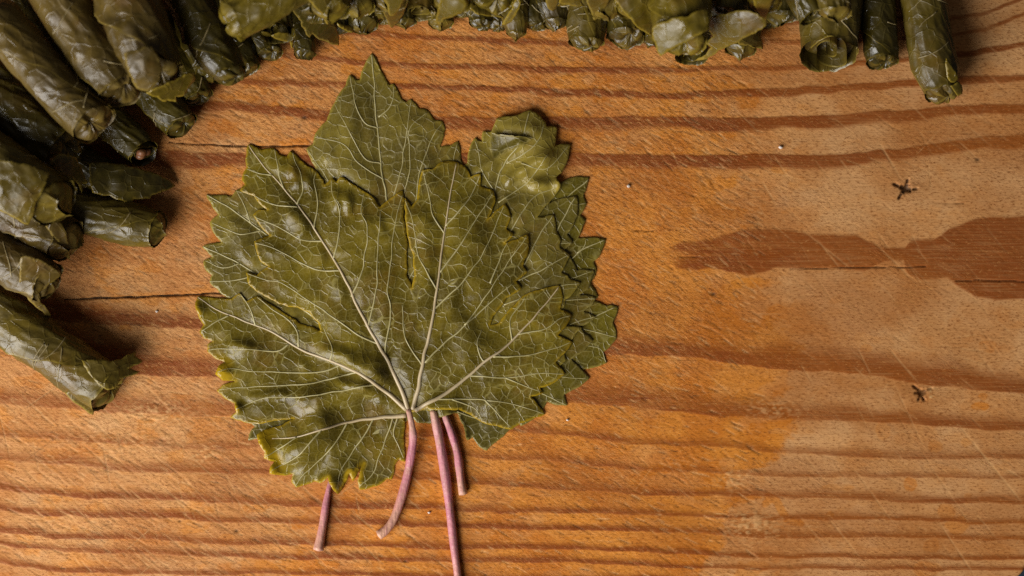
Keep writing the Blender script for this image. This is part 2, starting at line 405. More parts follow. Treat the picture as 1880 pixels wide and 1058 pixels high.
def build_board():
    step = 1.9
    x0, x1, y0, y1 = -420.0, 1887.0, -420.0, 1066.0      # edges in photograph pixels
    xs = np.concatenate([np.linspace(x0, x0 + 6, 5), np.linspace(x0 + 14, -26, 30), np.arange(-20, x1 - 7, step), np.linspace(x1 - 6, x1, 6)])
    ys = np.concatenate([np.linspace(y0, y0 + 6, 5), np.linspace(y0 + 14, -26, 30), np.arange(-20, y1 - 7, step), np.linspace(y1 - 6, y1, 6)])
    X, Y = np.meshgrid(xs, ys)                           # rows are y
    ny, nx = X.shape
    wob = lambda seed, a, X=X, Y=Y: (vnoise(X / 33.0, Y * 0 + seed, seed=seed) - 0.5) * a + (vnoise(X / 9.0, Y / 7.0 + seed, seed=seed + 3) - 0.5) * a * 0.45
    late = np.zeros_like(X)
    XF, YF = X, Y
    for k, (sgn, amt, pts) in enumerate(RINGS):
        p = np.array(pts, float)
        pad_ = p[:, 2].max() * 2 + 12
        rows = slice(*np.searchsorted(ys, [p[:, 1].min() - pad_, p[:, 1].max() + pad_]))
        X, Y = XF[rows], YF[rows]
        if X.size == 0:
            continue
        ed = np.interp(X, p[:, 0], p[:, 1]) + wob(k, 4.0, X, Y) + 5 * (vnoise(X / 130, X * 0 + k, seed=300 + k) - 0.5)
        w = np.interp(X, p[:, 0], p[:, 2])
        w = w * (0.85 + 0.4 * vnoise(X / 60, Y * 0, seed=90 + k)) * (1.4 if sgn > 0 else 1.0)
        d = (ed - Y) * sgn                               # > 0 on the soft side
        v = np.where(d >= 0, 1 - smooth(0.6 if sgn < 0 else (0.30 if pts[3][2] > 16 else 0.10), 1.15, d / np.maximum(w, 1)) * 0.97, 1 - smooth(0, 3.4, -d))
        v = v * amt * smooth(-220, 0, X - p[0, 0]) if p[0, 0] > -100 else v * amt
        if p[-1, 0] < 1800:
            v = v * smooth(0, 120, p[-1, 0] - X)
        v = np.minimum(1, v * (0.70 + 0.75 * fbm(X / 120, Y / 9, seed=200 + k, octv=3)) * (1.05 if sgn > 0 and pts[1][2] < 16 else 1.2))
        late[rows] = np.maximum(late[rows], v)
    X, Y = XF, YF
    kt = np.interp(X, *np.array(KNOT_TOP, float).T) + wob(41, 4.5)
    kb = np.interp(X, *np.array(KNOT_BOT, float).T) + wob(47, 5.0)
    kn = smooth(-1, 6.0, Y - kt) * smooth(-1, 6.0, kb - Y) * smooth(1195, 1300, X + 60 * (fbm(X / 25, Y / 12, seed=5) - 0.5))
    late = np.maximum(late, kn * (0.60 + 0.50 * fbm(X / 48, Y / 18, seed=6, octv=4)))
    late = np.clip(late + 0.10 * (fbm(X / 110, Y / 10, seed=8) - 0.5), 0, 1)

    # oil soaked into the wood: left of an uneven border, plus drips; shade painted in towards the top
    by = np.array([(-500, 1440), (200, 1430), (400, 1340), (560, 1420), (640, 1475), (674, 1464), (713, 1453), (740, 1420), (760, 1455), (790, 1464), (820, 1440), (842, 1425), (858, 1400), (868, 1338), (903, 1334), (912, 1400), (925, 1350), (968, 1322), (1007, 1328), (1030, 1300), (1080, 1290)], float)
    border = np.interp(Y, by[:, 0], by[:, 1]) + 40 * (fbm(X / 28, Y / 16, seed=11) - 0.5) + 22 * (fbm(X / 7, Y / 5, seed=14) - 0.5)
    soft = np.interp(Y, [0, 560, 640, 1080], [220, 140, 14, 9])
    oil_and_shade = smooth(-1, 1, (border - X) / soft)
    oil_and_shade *= 0.40 + 0.60 * smooth(350, 900, X + 0.4 * (Y - 800)) * smooth(100, 560, Y) + 0.26 * (1 - smooth(240, 620, Y)) * (0.5 + fbm(X / 90, Y / 50, seed=15)) + 0.15 * (fbm(X / 60, Y / 30, seed=12) - 0.5)  # boost in the upper part deepens the colour to imitate shade by the rolls
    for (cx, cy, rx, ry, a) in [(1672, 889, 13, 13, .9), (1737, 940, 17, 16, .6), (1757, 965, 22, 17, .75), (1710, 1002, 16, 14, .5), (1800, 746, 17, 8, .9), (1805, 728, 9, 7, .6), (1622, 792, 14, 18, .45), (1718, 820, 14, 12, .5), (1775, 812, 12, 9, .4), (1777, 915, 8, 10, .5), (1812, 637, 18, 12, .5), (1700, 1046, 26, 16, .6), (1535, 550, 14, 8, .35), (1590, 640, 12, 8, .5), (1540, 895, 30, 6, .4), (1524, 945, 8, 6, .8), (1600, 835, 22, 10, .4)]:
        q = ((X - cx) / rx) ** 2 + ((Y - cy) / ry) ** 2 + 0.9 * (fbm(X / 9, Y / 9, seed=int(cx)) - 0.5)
        oil_and_shade = np.maximum(oil_and_shade, a * (1 - smooth(0.75, 1.15, q)))
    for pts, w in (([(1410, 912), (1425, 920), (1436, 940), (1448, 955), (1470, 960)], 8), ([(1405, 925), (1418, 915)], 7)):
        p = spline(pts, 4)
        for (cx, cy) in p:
            oil_and_shade = np.maximum(oil_and_shade, 0.95 * (1 - smooth(0.6, 1.2, ((X - cx) ** 2 + (Y - cy) ** 2) / w ** 2)))
    oil_and_shade = np.clip(0.22 * smooth(300, 800, X) * (1 - 0.9 * smooth(1330, 1480, X)) + 0.03 + 0.72 * oil_and_shade + 0.25 * (fbm(X / 45, Y / 22, seed=19) - 0.5), 0, 1)

    dark = np.zeros_like(X); pale = np.zeros_like(X); disp = np.zeros_like(X)   # disp in millimetres

    def window(ax, ay, bx, by_, m):
        i0, i1 = np.searchsorted(xs, [min(ax, bx) - m, max(ax, bx) + m])
        j0, j1 = np.searchsorted(ys, [min(ay, by_) - m, max(ay, by_) + m])
        return slice(j0, j1), slice(i0, i1)

    def seg(ax, ay, bx, by_, w, m=6):
        sl = window(ax, ay, bx, by_, m)
        gx, gy = X[sl], Y[sl]
        dx, dy = bx - ax, by_ - ay
        L2 = dx * dx + dy * dy + 1e-9
        t = np.clip(((gx - ax) * dx + (gy - ay) * dy) / L2, 0, 1)
        d = np.hypot(gx - ax - t * dx, gy - ay - t * dy)
        return sl, np.exp(-(d / w) ** 2) * np.minimum(1, 4 * np.minimum(t, 1 - t) + 0.25), ((gx - ax) * dy - (gy - ay) * dx) / math.sqrt(L2)

    for pts, w, a in CRACKS:
        p = spline(pts, 4)
        p[:, 1] += 1.6 * (vnoise(p[:, 0] / 14, p[:, 0] * 0, seed=4) - 0.5)
        n = len(p)
        for i in range(n - 1):
            ww = w * (0.55 + 0.6 * math.sin(math.pi * (i + 0.5) / n) ** 0.5) * (0.6 + 0.6 * float(vnoise(p[i, 0] / 22, 0.0, seed=9)))
            sl, g, _ = seg(*p[i], *p[i + 1], ww * 0.55)
            g = np.clip(g * 2.6, 0, 1)
            dark[sl] = np.maximum(dark[sl], g * a)
            disp[sl] = np.minimum(disp[sl], -0.9 * g * a)
    # two star-shaped pits
    for (cx, cy, pts, w, a) in [(1664, 347, [(1640, 337), (1655, 341), (1668, 329), (1685, 346), (1650, 365), (1674, 352)], 3.4, 0.85),
                                (1694, 722, [(1676, 708), (1686, 735), (1712, 712), (1680, 722), (1698, 736)], 3.0, 0.62)]:
        for (ax, ay) in pts:
            mx, my = (cx + ax) / 2 + rng.normal(0, 1.2), (cy + ay) / 2 + rng.normal(0, 1.2)
            for (qa, qb, ww) in (((cx, cy), (mx, my), w), ((mx, my), (ax, ay), w * 0.62)):
                sl, g, _ = seg(*qa, *qb, ww, 14)
                g = np.clip(g * 1.5, 0, 1)
                dark[sl] = np.maximum(dark[sl], g * a)
                disp[sl] = np.minimum(disp[sl], -0.8 * g)
        blob = np.exp(-(((X - cx) / (w * 2.1)) ** 2 + ((Y - cy) / (w * 1.7)) ** 2)) * (0.5 + fbm(X / 5, Y / 5, seed=int(cy)))
        dark = np.maximum(dark, np.clip(blob * 1.3, 0, a)); disp -= 0.5 * np.clip(blob, 0, 1)
        halo = np.exp(-(((X - cx) / 42) ** 2 + ((Y - cy + 2) / 13) ** 2)) * fbm(X / 14, Y / 6, seed=77)
        dark = np.maximum(dark, 0.34 * halo)
    for (cx, cy, r) in [(434, 975, 3.0), (330, 957, 1.8), (559, 216, 3.6), (1310, 540, 3.4), (744, 1031, 2.4), (891, 1056, 2.2), (1795, 293, 3.0)]:
        g = np.exp(-(((X - cx) / (1.5 * r)) ** 2 + ((Y - cy) / r) ** 2))
        dark = np.maximum(dark, 0.85 * g); disp -= 0.3 * g

    # knife marks: short chops on the left and in the middle, long thin cuts on the right
    def cut(cx, cy, ang, ln, w, depth, pal, drk):
        dx, dy = math.cos(ang) * ln / 2, math.sin(ang) * ln / 2
        sl, g, sd = seg(cx - dx, cy - dy, cx + dx, cy + dy, w)
        if g.size == 0:
            return
        disp[sl] += -depth * g
        pale[sl] = np.maximum(pale[sl], pal * g * (0.35 + 0.65 * (sd > 0)))
        dark[sl] = np.maximum(dark[sl], drk * g * (0.3 + 0.7 * (sd <= 0)))
    for _ in range(5200):
        cx, cy = rng.uniform(-10, 1400), rng.uniform(-10, 1060)
        if rng.random() > (1.0 if cy < 640 else 0.55):
            continue
        ang = math.radians(rng.normal(30 if cy < 560 else 24, 9))
        cut(cx, cy, ang, rng.uniform(8, 30), rng.uniform(1.0, 1.7), rng.uniform(0.03, 0.15), rng.uniform(0, 0.9) ** 1.7, rng.uniform(0, 0.85) ** 1.7)
    for _ in range(620):
        cx, cy = rng.uniform(1050, 1880), rng.uniform(0, 1058)
        ang = math.radians(rng.choice([48, 38, 56, 20, 4, -50], p=[.26, .22, .16, .16, .12, .08]) + rng.normal(0, 6))
        cut(cx, cy, ang, rng.uniform(12, 75), rng.uniform(0.8, 1.3), rng.uniform(0.02, 0.06), rng.uniform(0.05, 0.70) ** 1.9, rng.uniform(0, 0.14))
    for _ in range(260):
        cx, cy = rng.uniform(0, 760), rng.uniform(690, 1058)
        ang = math.radians(rng.choice([42, 36, 75, -40, 4], p=[.5, .25, .08, .07, .1]) + rng.normal(0, 4))
        cut(cx, cy, ang, rng.uniform(20, 90), rng.uniform(0.9, 1.5), rng.uniform(0.03, 0.09), rng.uniform(0.1, 0.75), rng.uniform(0, 0.5))
    for (ax, ay, bx, by_, w, pal) in [(1758, 778, 1876, 922, 1.9, 1.0), (1560, 850, 1640, 960, 1.3, .6), (1632, 640, 1685, 702, 1.7, .9), (1575, 640, 1600, 690, 1.3, .6), (1700, 845, 1760, 930, 1.2, .5), (1725, 960, 1790, 1058, 1.5, .7), (1640, 700, 1700, 830, 1.2, .5), (1520, 950, 1580, 1025, 1.4, .7), (1480, 840, 1520, 890, 1.3, .5), (1610, 255, 1655, 330, 1.9, .8), (1540, 290, 1570, 330, 1.5, .7), (1420, 285, 1450, 330, 1.7, .7), (1400, 335, 1423, 372, 2.2, .8), (1470, 420, 1570, 500, 1.4, .6), (1500, 440, 1540, 490, 1.4, .7), (1600, 440, 1680, 520, 1.3, .6), (1760, 260, 1800, 296, 1.3, .6), (1705, 300, 1710, 345, 1.8, .6), (1655, 400, 1708, 362, 1.6, .4), (55, 850, 175, 950, 1.4, .5), (118, 763, 235, 860, 1.6, .6), (235, 860, 420, 975, 1.5, .55), (100, 925, 240, 1050, 1.4, .5), (135, 850, 155, 888, 1.6, .6), (414, 870, 432, 905, 2.0, .7), (436, 920, 450, 944, 1.8, .6), (450, 940, 470, 925, 1.4, .5), (210, 790, 330, 870, 1.5, .6), (330, 870, 400, 945, 1.3, .5), (440, 948, 560, 1040, 1.2, .45), (320, 820, 420, 800, 1.4, .3), (545, 890, 610, 940, 1.2, .5), (640, 955, 690, 985, 1.5, .35), (1845, 860, 1880, 880, 1.4, .6), (1470, 670, 1490, 700, 1.2, .6)]:
        sl, g, sd = seg(ax, ay, bx, by_, w * 0.75, 10)
        g = g * (0.35 + 0.9 * fbm(X[sl] / 9, Y[sl] / 9, seed=int(ax)))
        pale[sl] = np.maximum(pale[sl], pal * 0.85 * g)
        disp[sl] -= 0.10 * g
    oil_and_shade = np.clip(oil_and_shade + 0.38 * smooth(0.55, 0.66, fbm(X / 46, Y / 26, seed=83, octv=4)) * (1 - 0.6 * smooth(1400, 1500, X)) - 0.22 * smooth(0.56, 0.68, fbm(X / 60, Y / 34, seed=85, octv=4)), 0, 1)
    # worn, roughed-up spots
    for (cx, cy, rx, ry, a) in [(1711, 722, 7, 14, 1.0), (290, 760, 70, 30, .5), (370, 835, 40, 16, .55), (1375, 965, 55, 28, .5), (1345, 880, 30, 18, .5), (240, 800, 160, 60, .25), (1420, 750, 50, 16, .4)]:
        g = np.exp(-(((X - cx) / rx) ** 2 + ((Y - cy) / ry) ** 2)) * smooth(0.42, 0.75, fbm(X / 7, Y / 3.2, seed=int(cx + cy)))
        pale = np.maximum(pale, a * 1.5 * g); disp += 0.12 * g
    disp += 0.10 * (late - 0.3)                           # late wood stands a little proud
    disp += 0.16 * (fbm((X * .85 + Y * .53) / 15, (Y * .85 - X * .53) / 4.5, seed=31) - 0.5) * (0.5 + 0.5 * (1 - smooth(1250, 1500, X)))
    disp += 0.5 * (fbm(X / 260, Y / 160, seed=33) - 0.5)

    # outline with rounded corners and an eased edge
    R = 40.0
    PX, PY = X.copy(), Y.copy()
    for (cx, cy, sx, sy) in ((x1 - R, y1 - R, 1, 1), (x0 + R, y1 - R, -1, 1), (x1 - R, y0 + R, 1, -1), (x0 + R, y0 + R, -1, -1)):
        ax, ay = (PX - cx) * sx, (PY - cy) * sy
        rr = np.hypot(ax, ay)
        mk = (ax > 0) & (ay > 0) & (rr > R)
        PX[mk] = (cx + sx * ax / np.maximum(rr, 1e-6) * R)[mk]
        PY[mk] = (cy + sy * ay / np.maximum(rr, 1e-6) * R)[mk]
    qx = np.abs(PX - (x0 + x1) / 2) - ((x1 - x0) / 2 - R); qy = np.abs(PY - (y0 + y1) / 2) - ((y1 - y0) / 2 - R)
    din = R - np.hypot(np.maximum(qx, 0), np.maximum(qy, 0)) - np.minimum(np.maximum(qx, qy), 0)
    re = 6.0
    dd = np.clip(re - din, 0, re)
    zr = -(re - np.sqrt(np.maximum(re * re - dd * dd, 0))) * S
    Z = disp * 0.001 * np.clip(din / 4, 0, 1) + zr
    top = np.stack([(PX - 940) * S, (529 - PY) * S, Z], -1).reshape(-1, 3)
    i = np.arange(ny - 1)[:, None]; j = np.arange(nx - 1)[None, :]
    a = i * nx + j
    q = np.stack([a + nx, a + nx + 1, a + 1, a], -1).reshape(-1, 4)
    ring = np.concatenate([np.arange(nx), np.arange(2, ny + 1) * nx - 1, (ny - 1) * nx + np.arange(nx - 2, -1, -1), np.arange(ny - 2, 0, -1) * nx])
    low = top[ring].copy(); low[:, 2] = -0.022
    n0 = len(top); nr = len(ring)
    r = np.arange(nr); r2 = (r + 1) % nr
    side = np.stack([ring[r], ring[r2], n0 + r2, n0 + r], -1)
    me = mesh_from("cutting_board", np.vstack([top, low]), np.vstack([q, side]))
    pad = lambda f: np.concatenate([f.ravel(), f.ravel()[ring]])
    chop = 0.22 + 0.78 * (1 - smooth(1080, 1520, X + 0.25 * (Y - 500))) * (0.35 + 0.65 * (1 - smooth(620, 800, Y)) + 0.25 * smooth(760, 900, X)) + 0.9 * (fbm(X / 60, Y / 45, seed=61) - 0.55)
    add_attr(me, "chop", pad(np.clip(chop, 0.05, 1))); add_attr(me, "late", pad(late)); add_attr(me, "oil_and_shade", pad(oil_and_shade)); add_attr(me, "dark", pad(np.clip(dark, 0, 1))); add_attr(me, "pale", pad(np.clip(pale, 0, 1)))
    o = link("cutting_board", me, MAT_WOOD)
    o["label"] = "worn oiled wooden cutting board with dark growth rings under everything"
    o["category"] = "cutting board"


build_table()
build_board()
#@@LEAVES
# ------------------------------------------------------------------ flat vine leaves
def inside(px, py, poly):
    res = np.zeros(px.shape, bool)
    x1, y1 = poly[-1]
    for x2, y2 in poly:
        cond = (y2 > py) != (y1 > py)
        with np.errstate(divide='ignore', invalid='ignore'):
            xi = (x1 - x2) * (py - y2) / (y1 - y2) + x2
        res ^= cond & (px < xi)
        x1, y1 = x2, y2
    return res


def dist_to_poly(px, py, poly, closed=True):
    d = np.full(px.shape, 1e9)
    n = len(poly)
    for i in range(n if closed else n - 1):
        ax, ay = poly[i]; bx, by = poly[(i + 1) % n]
        dx, dy = bx - ax, by - ay
        t = np.clip(((px - ax) * dx + (py - ay) * dy) / (dx * dx + dy * dy + 1e-9), 0, 1)
        d = np.minimum(d, (px - ax - t * dx) ** 2 + (py - ay - t * dy) ** 2)
    return np.sqrt(d)


def bulged(poly, step=4.0, amt=0.035):
    """outline with every edge slightly bowed outwards, finely divided"""
    p = np.asarray(poly, float)
    area = 0.5 * np.sum(p[:, 0] * np.roll(p[:, 1], -1) - np.roll(p[:, 0], -1) * p[:, 1])
    sg = 1 if area > 0 else -1
    out = []
    for i in range(len(p)):
        a, b = p[i], p[(i + 1) % len(p)]
        d = b - a; L = np.hypot(*d)
        n = max(1, int(round(L / step)))
        nv = np.array([d[1], -d[0]]) / (L + 1e-9) * sg
        for k in range(n):
            t = k / n
            out.append(a + d * t + nv * (amt * min(L, 45) * 4 * t * (1 - t)))
    out = np.array(out)
    k = np.arange(len(out))
    jit = np.stack([vnoise(k / 2.2, k * 0.0, seed=len(out)) - 0.5, vnoise(k / 2.2, k * 0.0 + 7, seed=len(out)) - 0.5], -1)
    return out + 2.2 * jit


def fill(poly, spacing):
    """triangulate an outline with a jittered inner lattice; -> points (n,2), faces, n_outline"""
    lo, hi = poly.min(0), poly.max(0)
    gy = np.arange(lo[1], hi[1], spacing * 0.866)
    gx = np.arange(lo[0], hi[0], spacing)
    GX, GY = np.meshgrid(gx, gy)
    GX = GX + (np.arange(len(gy)) % 2)[:, None] * spacing / 2
    GX = (GX + rng.uniform(-.18, .18, GX.shape) * spacing).ravel(); GY = (GY + rng.uniform(-.18, .18, GY.shape) * spacing).ravel()
    mk = inside(GX, GY, poly)
    GX, GY = GX[mk], GY[mk]
    mk = dist_to_poly(GX, GY, poly) > spacing * 0.45
    pts = np.vstack([poly, np.stack([GX[mk], GY[mk]], -1)])
    n = len(poly)
    vs, _, fs, *_ = delaunay_2d_cdt([Vector(p) for p in pts], [(i, (i + 1) % n) for i in range(n)], [list(range(n))], 1, 1e-6)
    return np.array([(v.x, v.y) for v in vs]), [tuple(f) for f in fs]


# support field the leaves drape over (heights in metres on a pixel lattice)
FX0, FY0, FST = 330.0, 70.0, 4.0
FNX, FNY = 212, 220
FX, FY = np.meshgrid(FX0 + FST * np.arange(FNX), FY0 + FST * np.arange(FNY))
TOP = np.zeros((FNY, FNX))


def box(a, r, op):
    out = a.copy()
    for ax in (0, 1):
        st = [np.roll(out, s, ax) for s in range(-r, r + 1)]
        out = np.maximum.reduce(st) if op == 'max' else np.mean(st, 0)
    return out


def sample(field, px, py):
    u = np.clip((np.asarray(px) - FX0) / FST, 0, FNX - 1.001); v = np.clip((np.asarray(py) - FY0) / FST, 0, FNY - 1.001)
    i, j = u.astype(int), v.astype(int); fu, fv = u - i, v - j
    return field[j, i] * (1 - fu) * (1 - fv) + field[j, i + 1] * fu * (1 - fv) + field[j + 1, i] * (1 - fu) * fv + field[j + 1, i + 1] * fu * fv


def seg_dist(px, py, a, b):
    dx, dy = b[0] - a[0], b[1] - a[1]
    t = np.clip(((px - a[0]) * dx + (py - a[1]) * dy) / (dx * dx + dy * dy + 1e-9), 0, 1)
    return np.hypot(px - a[0] - t * dx, py - a[1] - t * dy)


def make_leaf(idx, label, outline, primaries, sides, petiole, pet_r, pet_z, ridges=(), yellow=(), puff=0.8, seed=0, spacing=4.6, vein_w=4.0):
    global TOP
    root = thing("vine_leaf", label, "leaf", "stacked vine leaves", tuple(P(*petiole[0], 0)))
    inv = Vector(root.location)
    poly = bulged(outline)
    pts, faces = fill(poly, spacing)
    prim = [spline(p, 9) for p in primaries]

    def own(px, py):
        d = np.full(np.shape(px), 1e9)
        for p in prim:
            d = np.minimum(d, dist_to_poly(px, py, p, False))
        h = 0.55 * puff * (1 - np.exp(-(d / 30.0) ** 2)) * (0.35 + 0.9 * fbm(px / 75, py / 75, seed=seed))
        h = h + 0.40 * fbm(px / 34, py / 34, seed=seed + 5) * (1 - np.exp(-(d / 10.0) ** 2))
        cr = 1 - np.abs(2 * fbm(px / 52 + 0.35 * py / 52, py / 70, seed=seed + 71, octv=2) - 1)
        h = h + 0.5 * np.clip(cr - 0.72, 0, 1) / 0.28 * (1 - np.exp(-(d / 9.0) ** 2))
        for (a, b, w, amp) in ridges:
            h = h + amp * np.exp(-(seg_dist(px, py, a, b) / w) ** 2)
        return h * 0.001
    support = box(box(TOP, 2, 'max'), 2, 'mean')
    zf = support + 0.00020 + own(FX, FY)
    # tips and rim settle onto what lies below
    e = dist_to_poly(FX, FY, outline)
    rim = np.exp(-(e / 24.0) ** 2)
    zf = zf * (1 - rim) + (support + 0.00016 + 0.08 * own(FX, FY)) * rim
    for (cx, cy, r, _, *_r) in yellow:
        zf = zf + 0.0022 * np.exp(-(((FX - cx) ** 2 + (FY - cy) ** 2) / (r * 0.9) ** 2))
    mask = inside(FX, FY, poly)
    z = sample(zf, pts[:, 0], pts[:, 1])
    z = z + 0.00012 * (fbm(pts[:, 0] / 9, pts[:, 1] / 9, seed=seed + 9) - 0.5)
    ed = dist_to_poly(pts[:, 0], pts[:, 1], poly)
    edge = 0.75 * (1 - smooth(0.5, 4.0, ed))
    for (cx, cy, r, depth, *am) in yellow:
        g = np.exp(-(((pts[:, 0] - cx) ** 2 + (pts[:, 1] - cy) ** 2) / r ** 2)) * (1 - smooth(depth * 0.6, depth, ed))
        edge = np.maximum(edge, np.clip(1.8 * g, 0, am[0] if am else 0.95))
    co = np.array([P(a, b, c) - inv for (a, b), c in zip(pts, z)])
    me = mesh_from("blade", co, None, faces)
    add_attr(me, "edge", edge)
    bl = link("blade", me, MAT_LEAF[idx], root)
    md = bl.modifiers.new("thickness", 'SOLIDIFY'); md.thickness = 0.00014; md.offset = -1

    def vein_mesh(path, r0, r1, nm, par, mat):
        p = spline(path, 5)
        p = p + np.stack([(vnoise(np.arange(len(p)) / 4.0, np.full(len(p), seed + path[0][0])) - 0.5) * 2.6, (vnoise(np.arange(len(p)) / 4.0, np.full(len(p), seed + path[0][1] + 9.5)) - 0.5) * 2.6], -1) * np.minimum(1, np.arange(len(p)) / 5.0)[:, None]
        keep = inside(p[:, 0], p[:, 1], poly)
        if keep.sum() < 4:
            return None
        first = np.argmax(~keep[3:]) + 3 if (~keep[3:]).any() else len(p)
        p = p[:max(first, 4)]
        zz = sample(zf, p[:, 0], p[:, 1])
        t = np.linspace(0, 1, len(p))
        rad = (r0 + (r1 - r0) * t ** 0.6) * S
        c3 = np.array([P(a, b, c) - inv for (a, b), c in zip(p, zz + rad * 0.30 + 0.00008)])
        v, f = tube(c3, rad, 8, 0.75)
        return link(nm, mesh_from(nm, v, None, f), mat, par)
    objs = []
    for p in primaries:
        objs.append(vein_mesh(p, vein_w, 1.0, "vein", root, MAT_VEIN_PINK if idx == 0 else MAT_VEIN))
    for k, s in sides:
        if objs[k] is not None:
            vein_mesh(s, vein_w * 0.40, 0.7, "side_vein", objs[k], MAT_VEIN)
    # petiole
    pz = np.array(pet_z) * 0.001
    p3 = spline([(x, y, z_ * 1e5) for (x, y), z_ in zip(petiole, pz)], 5)
    t = np.linspace(0, 1, len(p3))
    rad = np.interp(t, np.linspace(0, 1, len(pet_r)), pet_r) * S
    rad = rad * 0.88 * (1 + 0.05 * np.sin(t * 23 + seed) + 0.10 * np.exp(-(t - 1) ** 2 / 0.002))
    c3 = np.array([P(a, b, max(c / 1e5, 0) + 0.0) - inv for a, b, c in p3])
    c3[:, 2] = np.maximum(c3[:, 2], rad + 0.0001)
    v, f = tube(c3, rad, 16, 0.95)
    n16 = len(c3) * 16
    rib = (1 + 0.055 * np.sin(5 * np.arange(16) / 16 * 2 * np.pi + seed))[None, :, None]
    v[:n16] = (c3[:, None, :] + (v[:n16].reshape(-1, 16, 3) - c3[:, None, :]) * rib).reshape(-1, 3)
    me = mesh_from("petiole", v, None, f)
    add_attr(me, "along", np.concatenate([np.repeat(t, 16), [0, 1]]))
    link("petiole", me, MAT_PETIOLE, root)
    TOP = np.maximum(TOP, np.where(mask, zf + 0.0001, 0))
    for (a, b, c), w in zip(p3[::2], rad[::2]):
        TOP = np.maximum(TOP, np.where((FX - a) ** 2 + (FY - b) ** 2 < (w / S + 3) ** 2, max(c / 1e5, w) + w + 0.0001, 0))
    return root, inv, zf


J = (752, 758)
# lowest leaf, showing along the right side
C_OUT = [(812, 752), (845, 760), (900, 740), (990, 715), (1050, 690), (1073, 678), (1114, 667), (1107, 646), (1120, 636), (1133, 620), (1126, 593), (1135, 562), (1112, 560), (1088, 553), (1098, 545), (1085, 520), (1095, 498), (1090, 479), (1100, 471), (1112, 439), (1085, 436), (1062, 437), (1070, 418), (1076, 403), (1065, 395), (1076, 373), (1072, 358), (1082, 327), (1060, 325), (1035, 332), (1010, 345), (990, 330), (960, 350), (880, 420), (800, 440), (740, 470), (690, 540), (720, 640), (770, 720)]
make_leaf(3, "lowest vine leaf of the stack, its toothed tips reaching furthest right", C_OUT,
          [[(812, 750), (930, 690), (1040, 610), (1095, 580), (1132, 563)], [(812, 748), (910, 640), (1010, 520), (1060, 465), (1110, 441)], [(812, 748), (900, 600), (1000, 420), (1040, 365), (1080, 329)], [(812, 748), (790, 620), (760, 500)]],
          [(0, [(1000, 640), (1060, 635), (1100, 640), (1112, 664)]), (0, [(1060, 602), (1100, 612), (1130, 618)]), (1, [(1040, 487), (1060, 500), (1092, 498)]), (1, [(1060, 465), (1075, 448), (1074, 406)]), (2, [(1030, 380), (1050, 378), (1074, 373)]), (0, [(960, 670), (1040, 668), (1072, 676)])],
          [(812, 752), (827, 790), (839, 830), (845, 875), (850, 908)], [5.5, 7.5, 8.2, 8.2, 8.6, 8.6, 8.0], [2.0, 1.6, 1.5, 1.5, 1.5], seed=11, puff=0.6, vein_w=3.0)
# next one up: right-hand teeth, lower right tip, and a strip at the lower left
D_OUT = [(700, 830), (680, 850), (640, 850), (560, 850), (500, 830), (475, 805), (455, 808), (460, 792), (469, 783), (450, 770), (520, 720), (590, 640), (600, 520), (620, 430), (700, 380), (850, 380), (950, 372), (1010, 372), (1058, 359), (1062, 385), (1056, 404), (1050, 418), (1040, 430), (1051, 441), (1049, 449), (1035, 458), (1050, 478), (1060, 497), (1092, 496), (1085, 515), (1078, 532), (1062, 541), (1095, 547), (1085, 562), (1070, 572), (1094, 581), (1080, 594), (1062, 600), (1074, 612), (1089, 624), (1070, 645), (1048, 660), (1065, 676), (1082, 695), (1060, 712), (1035, 724), (1042, 744), (1022, 744), (1003, 738), (985, 765), (957, 783), (953, 776), (937, 787), (903, 818), (893, 828), (880, 820), (876, 814), (868, 804), (858, 809), (850, 780), (840, 757), (800, 766), (790, 778), (765, 776), (755, 765), (740, 780)]
make_leaf(2, "third vine leaf down, with a pointed tip below the right-hand edge and one petiole left", D_OUT,
          [[(680, 800), (800, 720), (930, 600), (1000, 470), (1035, 400), (1056, 362)], [(680, 800), (820, 740), (960, 660), (1040, 635), (1087, 625)], [(680, 800), (800, 760), (850, 755), (880, 785), (893, 824)], [(680, 800), (600, 800), (520, 800), (460, 806)]],
          [(1, [(960, 660), (1020, 690), (1078, 695)]), (1, [(980, 655), (1040, 600), (1092, 581)]), (1, [(990, 720), (1020, 735), (1040, 743)]), (0, [(960, 540), (1030, 550), (1092, 548)]), (0, [(990, 500), (1040, 512), (1088, 498)]), (0, [(1010, 450), (1030, 448), (1048, 446)]), (2, [(840, 756), (880, 770), (935, 785)])],
          [(680, 800), (640, 820), (612, 870), (601, 910), (593, 960), (584, 1010)], [1.5, 2.0, 4, 6.5, 8.5, 9.6], [0.5, 0.5, 0.8, 1.3, 1.6, 1.6], seed=23, puff=0.6, vein_w=3.2)
